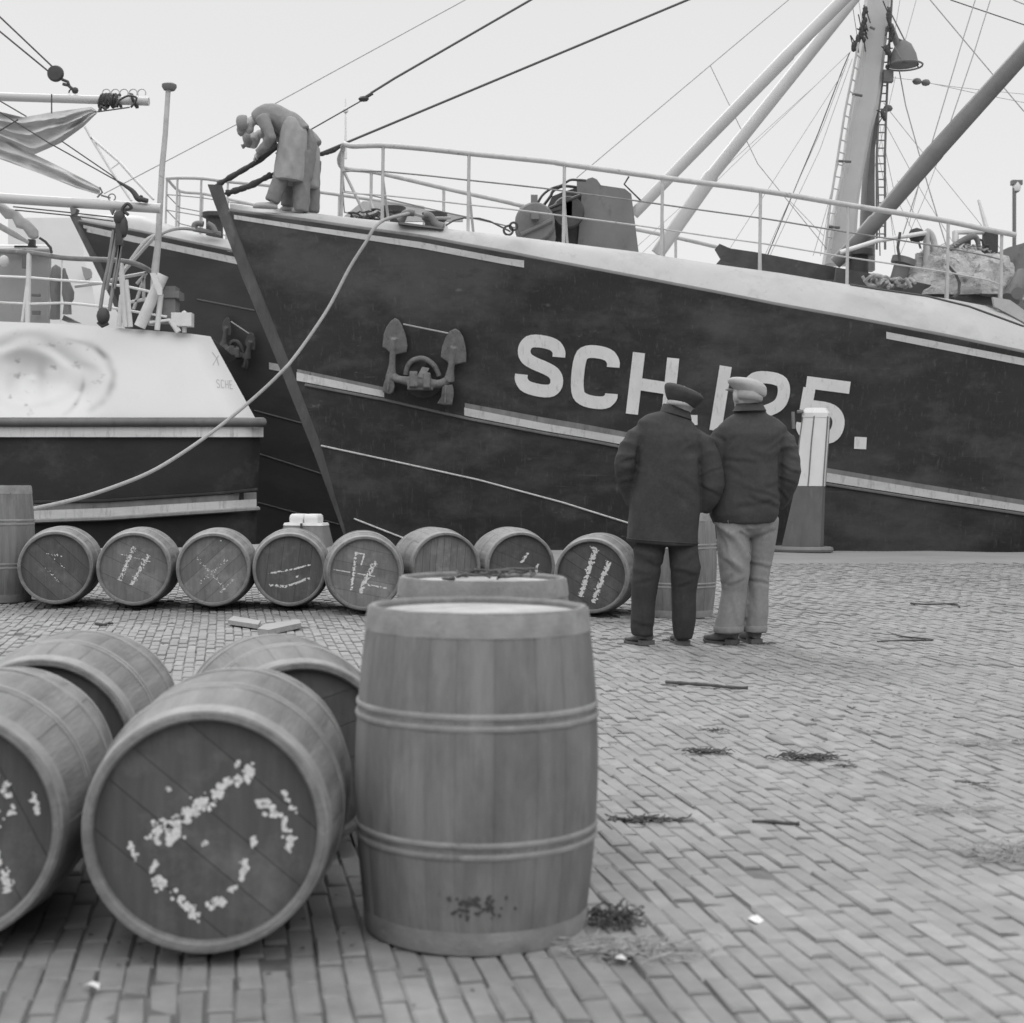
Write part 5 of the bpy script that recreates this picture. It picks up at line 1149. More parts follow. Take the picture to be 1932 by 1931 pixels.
clump(1205,1551,.26,.05,44,'weed','flat dark strip of weed on the bricks right of the upright barrel',1,.02,.006)
clump(1150,1745,.16,.12,90,'weed','dark tuft at the top of the litter pile beside the front upright barrel',2,.06,.004)
clump(1165,1800,.26,.10,150,'straw','pale fibrous litter pile at the foot of the front upright barrel',3,.035,.0025,'straw')
clump(1513,1434,.30,.06,60,'weed','dark ragged weed clump in the middle of the paving',4,.035,.004)
clump(1590,1448,.14,.03,14,'weed','thin tail of weed just right of the ragged clump',5,.012,.003)
clump(1318,1422,.24,.06,40,'weed','weed clump left of the ragged one, below the long stick',6,.03,.004)
clump(1345,1381,.12,.04,22,'weed','small weed tuft between the long stick and the weed clumps',7,.02,.003)
clump(1908,1618,.32,.14,130,'straw','loose nest of straw on the bricks at the right edge',8,.05,.0025,'straw')
clump(1780,1530,.34,.07,40,'straw','thin spread of straw above the nest at the right',9,.012,.002,'straw')
clump(1880,1402,.5,.09,40,'straw','thin wisps of straw scattered toward the right edge',10,.012,.002,'straw')
clump(1440,1215,.22,.05,18,'stick','dark crumbs of litter just right of the pale boots',11,.01,.003)
clump(700,1600+60,.05,.2,26,'straw','straw caught between the scrawled barrel and the upright barrel',12,.02,.003,'straw')
clump(1840,1480,.2,.05,12,'weed','few dark crumbs on the right part of the paving',13,.01,.003)
clump(60,1120,.4,.1,40,'weed','dark litter under the left end of the row',14,.04,.006)
rr = random.Random(77)
mb = MB()
for k in range(3200):
    y = 1.8+rr.random()**.8*13.5; x = rr.uniform(-.36, .36)*y
    if noise.noise((x*.9, y*.9, 7)) < rr.uniform(-.35, .3): continue
    s_ = rr.uniform(.0012, .006)*(1 if y < 6 else 1.6); c = Vector((x, y, gz(x, y)+.001+s_*.2)); a = rr.random()*6
    mb.add([c+Vector((s_*rr.uniform(.5,2.2)*math.cos(a+q*2*math.pi/5), s_*rr.uniform(.4,1)*math.sin(a+q*2*math.pi/5), 0)) for q in range(5)]+[c+Vector((0,0,s_*.4))], [(i, (i+1) % 5, 5) for i in range(5)])
o = part('grit', mb, M['stick'], None, 0); o['kind'] = 'stuff'; o['label'] = 'dark specks of grit and chips scattered over the paving'; o['category'] = 'grit'
def board(c4, th, label):
    q = [G(u, v)+Vector((0,0,.012)) for u, v in c4]; solo('scrap_board', MB().prism(q, (0,0,th)), M['board'], label, 'board', 'broken boards on the paving below the row', 0, q[0])
board([(430,1181),(487,1190),(492,1182),(440,1173)], .03, 'narrow broken board lying left of the other, below the barrel row')
board([(486,1199),(506,1202),(568,1188),(564,1181),(500,1190)], .035, 'broken board with a split corner, right of the narrow one, below the barrel row')
def scrap(u, v, w_, h_, label, seed):
    c = G(u, v); rr = random.Random(seed); n = 7
    top_ = [c+Vector((w_*math.cos(2*math.pi*k/n)*rr.uniform(.6,1.1), h_*math.sin(2*math.pi*k/n)*rr.uniform(.6,1.1), .006+rr.random()*.012)) for k in range(n)]
    solo('paper_scrap', MB().add(top_+[c+Vector((0,0,.02))], [(k, (k+1) % n, n) for k in range(n)]), M['paper'], label, 'scrap', 'pale scraps on the paving', 0, c)
scrap(175,1868,.022,.016,'small bright scrap in the shade before the scrawled barrel',1)
scrap(1425,1742,.022,.03,'crumpled pale scrap on the bricks right of the litter pile',2)
scrap(1172,1815,.016,.03,'pale upright scrap stuck in the litter pile',3)

# ================================================================ PEOPLE
def person_root(label, loc, group=None): return thing('person', label, 'person', loc, group)
def ring(cx, cy, z, rx, ry, n=22, sq=1.0, tilt=(0,0)):
    o_ = []
    for k in range(n):
        a = 2*math.pi*k/n; ca, sa = math.cos(a), math.sin(a)
        X = math.copysign(abs(ca)**sq, ca)*rx; Y = math.copysign(abs(sa)**sq, sa)*ry
        o_.append(Vector((cx+X, cy+Y, z+X*tilt[0]+Y*tilt[1])))
    return o_
def folds(seed, amp, dirs, freq=(22,22,22)):
    def f(p):
        q = Vector((p.x*freq[0], p.y*freq[1], p.z*freq[2])); n = noise.noise(q+Vector((seed,0,0))); n2 = noise.noise(q*.45+Vector((0,seed,0)))
        v = (1-abs(n)*2.2)*.6+n2
        for (cx, cz, r, dx, dz, fr, am) in dirs:
            d = math.hypot(p.x-cx, p.z-cz)
            if d < r: k = (1-d/r)**.7*max(0, .4+1.4*noise.noise(Vector((p.x*5, p.y*3, p.z*5+seed)))); v += am*1.5*k*(1-2*abs(math.sin((((p.x-cx)*dx+(p.z-cz)*dz)*fr*.5+n2*3.2))))
        return v*amp
    return f
def head_mesh_p(mb, c, facing, s=1.0):
    """skull, jaw, nose and ears; facing: unit vector the face looks along"""
    f = Vector(facing).normalized(); sd_ = Vector((-f.y, f.x, 0)); sd_.normalize(); up = sd_.cross(f); up = -up if up.z < 0 else up
    Mx = Matrix((sd_, f, up)).transposed()
    mb.ellip(c, (.077*s, .098*s, .105*s), 18, Mx); mb.ellip(Vector(c)+f*.035*s-up*.06*s, (.055*s,.06*s,.062*s), 14, Mx)
    mb.tube([Vector(c)+f*.085*s+up*.005*s, Vector(c)+f*.118*s-up*.03*s, Vector(c)+f*.095*s-up*.04*s], [.009*s,.016*s,.012*s], 8)
    mb.ellip(Vector(c)+f*.09*s-up*.075*s, (.026*s,.012*s,.01*s), 8, Mx); mb.ellip(Vector(c)+f*.085*s+up*.028*s, (.045*s,.014*s,.01*s), 8, Mx)
    for q in (-1, 1): mb.ellip(Vector(c)+sd_*q*.082*s-up*.012*s-f*.008*s, (.012*s,.022*s,.036*s), 10, Mx)
    return Mx
def creased(base, W, K, L, d0):
    # L: (x0,y0,x1,y1,width,height) pressed folds on the cloth, given in the man's measuring frame
    segs = []
    for x0, y0, x1, y1, wd, am in L:
        a = W(x0, y0); b = W(x1, y1); segs.append((a.x, a.z, b.x, b.z, wd, am))
    def f(p):
        v = base(p)
        if p.y > d0: return v
        wx = .012*noise.noise(Vector((p.x*14, 3, p.z*14))); wz = .012*noise.noise(Vector((p.x*14, 9, p.z*14)))
        for ax, az, bx_, bz_, wd, am in segs:
            dx, dz = bx_-ax, bz_-az; l2 = dx*dx+dz*dz; t = ((p.x+wx-ax)*dx+(p.z+wz-az)*dz)/l2
            if t < -.15 or t > 1.15: continue
            l = math.sqrt(l2); s_ = ((p.x+wx-ax)*dz-(p.z+wz-az)*dx)/l; fade = max(0, min(1, (t+.15)*4, (1.15-t)*4)); q = s_/wd
            if abs(q) < 4: v += .45*am*fade*(math.exp(-q*q)-.9*math.exp(-(q-1.6)**2))
        return v
    return f
# ---- the two old men, measured on zR: 1529 units to the metre, ground at 2738
def old_man(label, X0, Y0, xc, outfit):
    g0 = gz(X0, Y0); t = person_root(label, (X0, Y0, g0), 'old men looking at the boats'); 
    K = K_
    def W(x, y, d=0): return Vector((X0+(x-xc)/K, Y0+d, g0+(2738-y)/K))
    def rg(xl, xr, y, d, ry, sq=.85, tilt=(0,0), n=26): a = W(xl, y, d); b = W(xr, y, d); return ring((a.x+b.x)/2, a.y, a.z, (b.x-a.x)/2, ry, n, sq, tilt)
    return t, W, rg
K_ = 1563.0
XA = P(1262, 1000, 9.22).x
tA, W, rg = old_man('old man in a dark beret and long dark coat, hands in his pockets', XA, 9.22, 600, None)
# body (head, neck and limbs under the clothes)
mb = MB(); Mx = head_mesh_p(mb, W(712, 335, .03), (.12, 1, -.12), 1.02)
mb.tube([W(705,380,.02), W(680,480,.0), W(620,650,.0), W(600,1000,.0), W(590,1500,.0)], [.06,.058,.09,.11,.11], 16)
for pts in ([(400,650),(190,960),(290,1350)], [(860,700),(1010,1090),(880,1400)]): mb.tube([W(pts[0][0],pts[0][1],0), W(pts[1][0],pts[1][1],-.02), W(pts[2][0],pts[2][1],.06)], [.045,.04,.03], 10)
for pts in ([(470,1500),(400,2130),(370,2560)], [(720,1500),(765,2130),(750,2600)]): mb.tube([W(*pts[0]), W(*pts[1]), W(*pts[2])], [.07,.05,.04], 12)
for hx, hy, dr in ((300,1370,1),(870,1420,-1)):
    for q in range(4): mb.tube([W(hx,hy,.06), W(hx+dr*(10+q*9),hy+50,.07), W(hx+dr*(18+q*11),hy+85,.06)], [.02,.011,.008], 6)
    mb.tube([W(hx,hy,.06), W(hx-dr*18,hy+45,.075)], [.016,.009], 6)
part('body', remesh(mb, .010, 2), M['skin'], tA, 60, fix=False)
# coat: collar to hem plus sleeves, one cloth
mb = MB().loft([rg(188,890,1735,.02,.165,.8,(-.06,0)), rg(195,888,1600,.015,.165,.8,(-.05,0)), rg(215,905,1350,.01,.165,.8), rg(258,900,1100,0,.155,.8), rg(278,892,900,0,.15,.8), rg(290,880,740,0,.145,.8), rg(270,925,650,0,.135,.85), rg(285,900,575,.003,.12,.9,(-.16,0)), rg(360,835,505,.008,.098,.9,(-.17,0)), rg(520,790,450,.01,.078,1,(-.2,0)), rg(545,785,410,.012,.072,1,(-.25,0))])
mb.tube([W(385,610,.02), W(275,700,0), W(190,840,-.015), W(152,960,-.03), W(165,1060,0), W(205,1200,.04), W(265,1340,.07)], [.06,.074,.071,.067,.062,.056,.05], 16)
mb.tube([W(830,660,.02), W(935,760,-.01), W(975,900,-.02), W(1012,1050,-.03), W(1020,1150,-.03), W(995,1270,.0), W(930,1390,.04)], [.06,.077,.078,.076,.074,.066,.053], 16)
fA_ = folds(3, .0042, [(XA-.29, .95+g0, .26, .2, 1, 70, 1.3), (XA+.28, .98+g0, .28, -.2, 1, 65, 1.2), (XA+.1, 1.0+g0, .3, .8, .9, 45, .6)], (10,10,6))
fA_ = creased(fA_, W, K_, [(90,925,250,860,.012,.012),(110,1130,250,1060,.012,.010),(650,1000,900,1210,.02,.008),(560,1130,860,1330,.024,.006),(900,1040,1090,950,.012,.008),(890,1130,1090,1230,.012,.011),(882,720,880,1150,.012,-.012),(288,640,272,1000,.012,-.012),(300,1450,300,1720,.02,-.006),(700,620,840,800,.02,.005)], 9.22)
part('coat', remesh(mb, .010, 3, fA_), M['coat'], tA, 70, fix=False)
mb = MB().loft([rg(500,815,470,.0,.088,1,(-.28,0)), rg(530,800,395,.015,.078,1,(-.3,0)), rg(538,792,388,.015,.070,1,(-.3,0)), rg(515,805,470,.0,.078,1,(-.28,0))], cap=False)
part('collar', mb, M['coat'], tA, 60)
part('hem_seam', MB().tube([p+Vector((0,0,.012)) for p in rg(186,892,1722,.02,.170,.8,(-.06,0),40)][20:40], .0035, 5), M['coat'], tA, 60)
mb = MB()
mb.loft([ring(W(x,y).x, Y0_, W(x,y).z, r, r*1.05, 18) for x, y, Y0_, r in ((440,1560,9.23,.10),(412,1800,9.22,.096),(388,1980,9.21,.088),(365,2150,9.21,.082),(356,2300,9.22,.078),(347,2450,9.22,.077),(342,2580,9.23,.071),(352,2640,9.23,.068))])
mb.loft([ring(W(x,y).x, Y0_, W(x,y).z, r, r*1.05, 18) for x, y, Y0_, r in ((700,1560,9.23,.10),(748,1780,9.22,.094),(766,1960,9.20,.096),(760,2110,9.21,.084),(757,2220,9.22,.079),(757,2480,9.22,.074),(758,2600,9.23,.064),(760,2670,9.23,.053))])
mb.ellip(W(560,1600), (.2,.12,.10), 16)
part('trousers', remesh(mb, .010, 3, creased(folds(8, .0062, [(XA-.15, .3+g0, .3, .3, 1, 50, 1),(XA+.1, .35+g0, .3, -.3, 1, 50, 1)], (9,9,5)), W, K_, [(380,1880,550,1930,.014,.01),(640,1960,870,2010,.014,.01),(260,2100,400,2060,.014,.009),(660,2130,800,2090,.014,.009),(320,2250,380,2600,.014,.008),(720,2200,740,2600,.014,.007),(250,2480,440,2520,.013,.007)], 9.24)), M['trou'], tA, 70, fix=False)
# beret
mb = MB(); c = W(730, 262, .0); rings = []
for z, rx, ry, dx in ((-.062,.086,.100,-.010),(-.048,.094,.108,-.012),(-.02,.112,.126,-.004),(.008,.126,.135,.004),(.032,.114,.122,-.004),(.052,.078,.085,-.024),(.060,.03,.035,-.03)):
    rings.append([c+Vector((dx+p.x, p.y, z+p.z+(-.30*p.x))) for p in ring(0,0,0,rx,ry,26)])
part('beret', remesh(MB().loft(rings), .008, 3, folds(5, .002, [], (14,14,14))), M['capd'], tA, 70, fix=False)
part('hair', MB().loft([[W(706,y,.0)+Vector((p.x,p.y-.004,-.12*p.x)) for p in ring(0,0,0,rx,ry,22)] for y, rx, ry in ((330,.079,.098),(352,.083,.103),(372,.080,.098),(380,.07,.085))]), M['hair'], tA, 60)
def shoe(t, heel, toe, wdt, m, hgt=.085, heel_h=.028, name='shoe', sole=True):
    heel = Vector(heel); toe = Vector(toe); d = (toe-heel); L = d.length; d.normalize(); s_ = Vector((-d.y, d.x, 0)); rings = []
    for f, w_, z0, h in ((0,.6,.0,hgt*.9),(.06,.82,.0,hgt),(.2,.9,.0,hgt),(.36,.82,.004,hgt*.95),(.55,.85,.0,hgt*.72),(.72,1.0,.0,hgt*.58),(.86,.92,.002,hgt*.5),(.96,.6,.008,hgt*.38),(1.0,.2,.014,hgt*.24)):
        c = heel+d*L*f; ww = wdt/2*w_; zb = heel_h if .3 > f else heel_h*.45
        rg_ = []
        for k in range(14):
            a = 2*math.pi*k/14; ca, sa = math.cos(a), math.sin(a); rg_.append(c+s_*ww*math.copysign(abs(ca)**.75, ca)+Vector((0,0,zb+z0+(h-zb)*(.5+.5*math.copysign(abs(sa)**.8, sa)))))
        rings.append(rg_)
    o_ = part(name, remesh(MB().loft(rings), .007, 2), m, t, 60, fix=False)
    if sole:
        mb = MB(); mb.loft([[heel+d*L*f+s_*(wdt/2*w_)*q+Vector((0,0,z)) for f, w_, q in ((-.01,.75,-1),(.12,.97,-1),(.30,.9,-1),(.30,.9,1),(.12,.97,1),(-.01,.75,1))] for z in (.001,heel_h+.004)])
        out = [(.3,.86),(.55,.86),(.72,1.04),(.86,.97),(.96,.66),(1.01,.25)]
        o2 = [(f, w_, -1) for f, w_ in out]+[(f, w_, 1) for f, w_ in out[::-1]]
        mb.loft([[heel+d*L*f+s_*(wdt/2*w_)*q+Vector((0,0,z+max(0,f-.8)*.05)) for f, w_, q in o2] for z in (.002,.016)])
        part('sole', mb, M['sole'], o_, 20)
    return o_
gA = tA.location.z
def WG(W, x, dy): q = W(x, 2700, dy); return Vector((q.x, q.y, gA))
shoe(tA, WG(W,428,.0), WG(W,215,.17), .10, M['leather'])
shoe(tA, WG(W,762,.0), WG(W,720,.27), .10, M['leather'])
# ---- second man
XB = P(1407, 1000, 9.32).x
tB, W, rg = old_man('old man in a pale flat cap, dark jacket and light trousers with turn-ups', XB, 9.32, 1370, None)
gB = tB.location.z
mb = MB(); head_mesh_p(mb, W(1368, 250, .03), (-.42, 1, -.08), 1.06)
mb.tube([W(1375,330,.02), W(1385,430,.0), W(1390,640,.0), W(1370,1000,.0), W(1380,1450,.0)], [.064,.062,.09,.11,.11], 16)
for pts in ([(1130,640),(1090,1050),(1150,1400)], [(1700,660),(1800,1020),(1700,1340)]): mb.tube([W(pts[0][0],pts[0][1],0), W(pts[1][0],pts[1][1],-.02), W(pts[2][0],pts[2][1],.08)], [.045,.04,.03], 10)
for pts in ([(1270,1450),(1260,2130),(1220,2560)], [(1530,1450),(1510,2130),(1480,2560)]): mb.tube([W(*pts[0], .02), W(*pts[1], .03), W(*pts[2], .03)], [.06,.036,.034], 12)
for hx, hy, dr in ((1150,1410,1),(1690,1360,-1)):
    for q in range(4): mb.tube([W(hx,hy,.08), W(hx+dr*(10+q*9),hy+50,.09), W(hx+dr*(18+q*11),hy+85,.08)], [.02,.011,.008], 6)
    mb.tube([W(hx,hy,.08), W(hx-dr*18,hy+45,.095)], [.016,.009], 6)
part('body', remesh(mb, .010, 2), M['skin'], tB, 60, fix=False)
mb = MB().loft([rg(1060,1660,1530,.02,.155,.8,(.04,0)), rg(1015,1695,1440,.015,.165,.8,(.02,0)), rg(1005,1698,1300,.01,.165,.8), rg(1040,1680,1120,0,.155,.8), rg(1070,1690,950,0,.15,.8), rg(1085,1720,780,0,.145,.8), rg(1080,1755,650,0,.138,.85), rg(1085,1770,575,.005,.115,.9,(.0,0)), rg(1165,1690,490,.01,.09,.9), rg(1250,1560,430,.01,.082,1), rg(1262,1540,385,.012,.076,1)])
mb.tube([W(1680,640,.02), W(1755,740,-.005), W(1785,880,-.01), W(1800,1010,-.02), W(1785,1120,0), W(1750,1250,.04), W(1700,1350,.08)], [.06,.076,.071,.067,.063,.056,.048], 16)
mb.tube([W(1150,640,.02), W(1090,760,-.005), W(1075,900,-.01), W(1075,1060,-.02), W(1090,1180,0), W(1120,1320,.05)], [.065,.082,.078,.074,.068,.055], 16)
fB_ = folds(13, .0048, [(XB+.26, 1.0+g0, .26, -.3, 1, 75, 1.5), (XB+.08, .93+g0, .32, .25, 1, 42, 1.6), (XB-.18, 1.25+g0, .24, .7, .7, 60, .9)], (9,9,7))
fB_ = creased(fB_, W, K_, [(1255,700,1140,860,.014,.011),(1140,870,1420,900,.016,.009),(1150,940,1330,1040,.018,.007),(1330,1150,1680,1250,.018,.010),(1380,1230,1700,1345,.017,.016),(1260,1330,1600,1270,.02,.009),(1500,1150,1680,1100,.016,.008),(1700,930,1880,1020,.011,.013),(1700,1060,1860,1120,.011,.010),(1690,1160,1800,1290,.010,.011),(1690,700,1670,1000,.012,-.013),(1750,830,1860,880,.013,.009),(1060,640,1150,700,.013,.009),(1400,460,1390,1500,.006,-.003)], 9.32)
part('jacket', remesh(mb, .010, 3, fB_), M['coat2'], tB, 70, fix=False)
mb = MB().loft([rg(1222,1562,415,.0,.098,1,(.03,0)), rg(1258,1528,350,.015,.082,1,(.05,0)), rg(1268,1518,345,.015,.074,1,(.05,0)), rg(1240,1545,415,.0,.088,1,(.03,0))], cap=False)
part('collar', mb, M['coat2'], tB, 60)
mb = MB()
mb.loft([ring(W(x,y).x, 9.32+dy, W(x,y).z, r, r*1.08, 18) for x, y, dy, r in ((1225,1470,-.01,.112),(1240,1700,-.01,.106),(1250,1900,-.02,.103),(1262,2080,-.02,.088),(1262,2200,-.01,.080),(1242,2400,-.01,.087),(1212,2590,.0,.093),(1210,2625,.0,.09))])
mb.loft([ring(W(x,y).x, 9.32+dy, W(x,y).z, r, r*1.08, 18) for x, y, dy, r in ((1555,1470,.03,.098),(1550,1700,.04,.088),(1532,1900,.05,.079),(1510,2100,.05,.070),(1500,2250,.05,.073),(1494,2400,.05,.077),(1480,2590,.05,.077),(1480,2622,.05,.075))])
mb.ellip(W(1385,1500,.01), (.205,.13,.11), 16)
part('trousers', remesh(mb, .008, 3, creased(folds(18, .0068, [(XB-.1, .35+g0, .3, .5, 1, 45, 1.2),(XB+.12, .5+g0, .3, -.6, 1, 45, 1.3),(XB, .72+g0, .2, .3, 1, 60, 1.2)], (9,9,5)), W, K_, [(1290,1590,1415,1660,.014,.015),(1430,1650,1640,1560,.014,.013),(1110,1640,1200,1820,.016,.01),(1120,1830,1310,1990,.018,.012),(1420,1900,1620,1950,.014,.011),(1430,2060,1600,2110,.013,.012),(1120,2120,1180,2010,.013,.013),(1160,2110,1330,2050,.015,.008),(1240,2250,1300,2550,.02,.008),(1480,2200,1500,2560,.018,.007)], 9.38)), M['trou2'], tB, 70, fix=False)
for x, dy, r, tl in ((1211,.0,.0945,.03),(1480,.05,.080,0)):
    part('turn_up', MB().loft([[W(x,y,dy)+Vector((p.x,p.y*1.08,tl*p.x)) for p in ring(0,0,0,rr_,rr_,24)] for y, rr_ in ((2612,r-.004),(2612,r+.001),(2604,r+.003),(2560,r+.003),(2553,r+.001),(2553,r-.006))], cap=False), M['trou2'], tB, 60)
# flat cap
mb = MB(); c = W(1378, 175, .01); rings = []
for z, rx, ry, dx, dy in ((-.052,.088,.105,.022,0),(-.036,.094,.112,.022,0),(-.012,.108,.128,.012,.01),(.012,.122,.14,-.002,.02),(.034,.115,.128,-.012,.02),(.050,.088,.095,-.02,.01),(.058,.04,.045,-.02,0)):
    rings.append([c+Vector((dx+p.x, dy+p.y, z-.13*p.x)) for p in ring(0,0,0,rx,ry,26)])
cp_ = part('flat_cap', remesh(MB().loft(rings), .008, 3, folds(25, .0022, [], (16,16,22))), M['capl'], tB, 70, fix=False)
part('peak', remesh(MB().loft([[c+Vector((-.045+p.x-.01, .10+p.y, -.012-.02*k-.1*p.x)) for p in ring(0,0,0,.075,.075,20)] for k in (0,.4)]), .005, 1), M['capl'], cp_, 60, fix=False)
part('hair', MB().loft([[W(1372,y,.0)+Vector((.012+p.x,p.y-.004,-.12*p.x)) for p in ring(0,0,0,rx,ry,22)] for y, rx, ry in ((225,.078,.100),(262,.085,.106),(292,.083,.102),(312,.072,.088))]), M['capl'], tB, 60, label='folded-down lining of the pale cap')
part('jumper_collar', MB().loft([rg(1250,1520,405,.015,.080,1,(.03,0)), rg(1262,1515,338,.02,.074,1,(.03,0)), rg(1268,1508,338,.02,.068,1,(.03,0))], cap=False), M['capd'], tB, 60)
def WGB(x, dy): q = W(x, 2700, dy); return Vector((q.x, q.y, gB))
shoe(tB, WGB(1300,.0), WGB(985,.10), .105, M['leather2'], hgt=.12, name='boot'); shoe(tB, WGB(1500,.02), WGB(1420,.27), .10, M['leather2'], hgt=.12, name='boot')

# ---- two workers bent over the stays on the bow
zW = Z(600, 230, 5.681)
def worker(label, D, s, dx, dy, coatm, aprm, low):
    base = PZ(zW, 800+dx, 1780+dy, D); t = person_root(label, base, 'workers on the bow')
    def W(x, y, d=0): p = PZ(zW, x+dx, y+dy, D); return Vector((p.x, D+d, p.z))
    return t, W
def bent(t, W, low, seed):
    # the spine bends over to the left; head and hands over the stay
    f = .0
    sh_ = (330, 440+low); hd = (170+(60 if low else 0), 505+low); hip = (930, 660+low*.3)
    mb = MB(); head_mesh_p(mb, W(hd[0], hd[1], 0), (-.45, 0, -.9) if not low else (-.75, 0, -.65), 1.0)
    mb.tube([W(hd[0]+20, hd[1]-10), W(sh_[0], sh_[1]-10), W(560, 420+low), W(800, 520+low*.5), W(*hip)], [.05,.06,.10,.10,.11], 14)
    hands = (310, 985)
    for q, e_ in ((-.16, (560,760)), (.16, (500,780))):
        mb.tube([W(430, 440+low*.7, q), W(e_[0], e_[1]+low*.1, q*1.1), W(hands[0]+60, hands[1]-60, q*.35), W(hands[0], hands[1], q*.2)], [.05,.042,.032,.03], 10)
        for k in range(4): mb.tube([W(hands[0], hands[1], q*.2+(k-1.5)*.018), W(hands[0]-25, hands[1]+40, q*.2+(k-1.5)*.018), W(hands[0], hands[1]+65, q*.2+(k-1.5)*.016)], [.012,.011,.009], 6)
        mb.tube([W(hands[0]+10, hands[1]+5, q*.2-.04), W(hands[0]+30, hands[1]+45, q*.2-.03)], [.012,.009], 6)
    for q, k_, a_ in ((-.10, (760,1230), (570,1680)), (.10, (985,1230), (970,1730))): mb.tube([W(hip[0], hip[1], q), W(k_[0], k_[1], q), W(a_[0], a_[1], q)], [.08,.055,.04], 10)
    part('body', remesh(mb, .013, 2), M['skin'], t, 60, fix=False)
    return hd, hip
D1 = 18.78
t1, W = worker('worker in a pale work smock bent double over the stay on the bow, nearest', D1, 1, 0, 0, None, None, 0)
hd, hip = bent(t1, W, 0, 1)
mb = MB().tube(smooth_path([W(275,430), W(370,400), W(520,385), W(680,440), W(830,540), W(930,660)], 3), [.07,.115,.15,.16,.165,.175,.18], 20)
mb.tube([W(425,450,-.17), W(500,600,-.19), W(560,740,-.19), W(470,850,-.13), W(360,930,-.06)], [.085,.078,.072,.062,.055], 14); mb.tube([W(425,450,.17), W(480,780,.19), W(360,930,.05)], [.08,.07,.055], 12)
part('smock', remesh(mb, .014, 4, folds(41, .012, [], (10,10,7))), M['smock'], t1, 70, fix=False)
rings = []
for y, x0, x1, ry in ((440,740,930,.19),(520,690,1010,.215),(620,668,1055,.235),(750,650,1062,.245),(900,622,1058,.25),(1100,590,1052,.25),(1290,562,1046,.25),(1330,556,1040,.25)):
    a = W(x0,y); b = W(x1,y+(45 if y > 1000 else 10)); c = (a+b)/2; rx = (b.x-a.x)/2; rings.append([Vector((c.x+rx*math.cos(q)*(1+.03*math.sin(5*q)), c.y+ry*math.sin(q)*(1+.05*math.sin(7*q+y*.01)), lerp(a.z, b.z, .5+.5*math.cos(q)))) for q in [2*math.pi*k/34 for k in range(34)]])
part('apron', remesh(MB().loft(rings), .014, 3, folds(43, .014, [], (9,9,3))), M['apronc'], t1, 70, fix=False)
part('apron_hem', MB().tube([p+Vector((0,-.006,.01)) for p in rings[-1][17:34]]+[p for p in []], .008, 5), M['smock'], t1, 60)
mb = MB().tube([W(900,900,-.1), W(720,1250,-.1), W(600,1560,-.1), W(560,1650,-.1)], [.12,.105,.095,.088], 16).tube([W(980,900,.0), W(970,1300,.0), W(975,1600,.0), W(965,1770,.0)], [.12,.11,.105,.095], 16).tube([W(1080,560,.05),W(1095,750,.05),W(1080,1000,.05),W(1060,1300,.03)], [.04,.09,.085,.06], 12)
part('trousers', remesh(mb, .014, 3, folds(44, .012, [], (10,10,6))), M['workd'], t1, 70, fix=False)
mb = MB(); c = W(95, 500); rings = []
ux = (W(35,500)-W(200,470)).normalized()
Mr = Vector((ux.z, 0, -ux.x))
for k, (a, r) in enumerate(((-.09,.095),(-.04,.108),(.0,.11),(.035,.095),(.055,.05))): rings.append([c+ux*a+Vector((0,1,0))*r*math.cos(q)+Mr*r*1.05*math.sin(q) for q in [2*math.pi*j/20 for j in range(20)]])
mb.loft(rings); mb.tube([W(80,560), W(95,640), W(95,680)], [.05,.045,.012], 10); part('cap', remesh(mb, .01, 2), M['smock'], t1, 60, fix=False)
def clogf(t, W, heel, toe, d):
    a = W(*heel, d); b = W(*toe, d); mb = MB().loft([ring(lerp(a.x,b.x,f), a.y, lerp(a.z,b.z,f)+h/2, .001+r*.5, r, 12) if False else [Vector((lerp(a.x,b.x,f), a.y+r*math.cos(q), lerp(a.z,b.z,f)+h*(.5+.5*math.sin(q)))) for q in [2*math.pi*k/14 for k in range(14)]] for f, r, h in ((0,.03,.06),(.08,.045,.085),(.35,.05,.09),(.6,.055,.085),(.85,.048,.075),(1,.02,.05))])
    part('clog', remesh(mb, .01, 2), M['clog'], t, 60, fix=False)
clogf(t1, W, (640,1765), (285,1745), -.1); clogf(t1, W, (1000,1800), (830,1790), .0)
D2 = 19.15
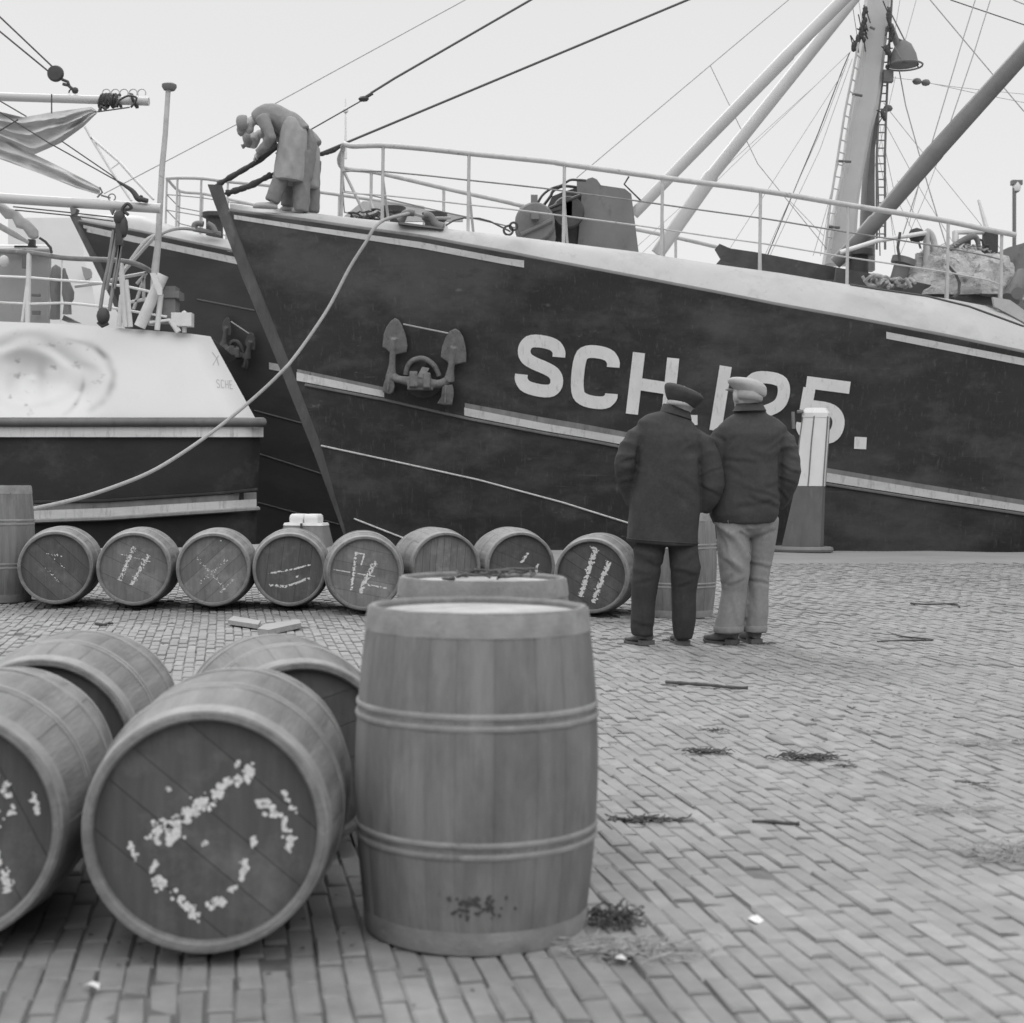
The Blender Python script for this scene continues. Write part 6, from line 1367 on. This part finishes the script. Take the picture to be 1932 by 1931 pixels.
t2, W = worker('second worker crouched lower, mostly hidden behind the bent one on the bow', D2, 1, 30, 10, None, None, 150)
hd, hip = bent(t2, W, 200, 2)
mb = MB().tube(smooth_path([W(370,640), W(520,600), W(700,620), W(850,650), W(1000,740), W(1090,850)], 3), [.07,.12,.15,.16,.16,.165], 18)
mb.tube([W(450,650,-.17), W(560,820,-.19), W(400,900,-.12), W(330,940,-.06)], [.08,.072,.06,.05], 12)
part('smock', remesh(mb, .014, 4, folds(51, .012, [], (9,9,9))), M['smock'], t2, 70, fix=False)
rings = []
for y, x0, x1 in ((740,900,1150),(850,850,1205),(1000,850,1215),(1200,860,1200),(1420,880,1185)):
    a = W(x0,y); b = W(x1,y); c = (a+b)/2; rx = (b.x-a.x)/2; rings.append([Vector((c.x+rx*math.cos(q), c.y+.17*math.sin(q)*(1+.05*math.sin(6*q)), c.z)) for q in [2*math.pi*k/30 for k in range(30)]])
part('coat_skirt', remesh(MB().loft(rings), .014, 3, folds(53, .013, [], (8,8,4))), M['apronc'], t2, 70, fix=False)
mb = MB().tube([W(950,1000,-.08), W(800,1400,-.08), W(745,1700,-.08)], [.11,.095,.085], 14).tube([W(1100,1000,.06), W(1100,1400,.06), W(1095,1760,.06)], [.11,.09,.082], 14)
part('trousers', remesh(mb, .014, 3, folds(54, .011, [], (9,9,6))), M['workd'], t2, 70, fix=False)
mb = MB(); c = W(150, 720); rings = []; ux = (W(90,740)-W(260,690)).normalized(); Mr = Vector((ux.z, 0, -ux.x))
for k, (a, r) in enumerate(((-.07,.085),(-.03,.1),(.0,.10),(.03,.085),(.05,.04))): rings.append([c+ux*a+Vector((0,1,0))*r*math.cos(q)+Mr*r*1.1*math.sin(q) for q in [2*math.pi*j/20 for j in range(20)]])
mb.loft(rings); mb.tube([W(100,790), W(95,850)], [.04,.012], 10); part('cap', remesh(mb, .01, 2), M['smock'], t2, 60, fix=False)
clogf(t2, W, (860,1790), (640,1785), -.08); clogf(t2, W, (1130,1800), (980,1795), .06)
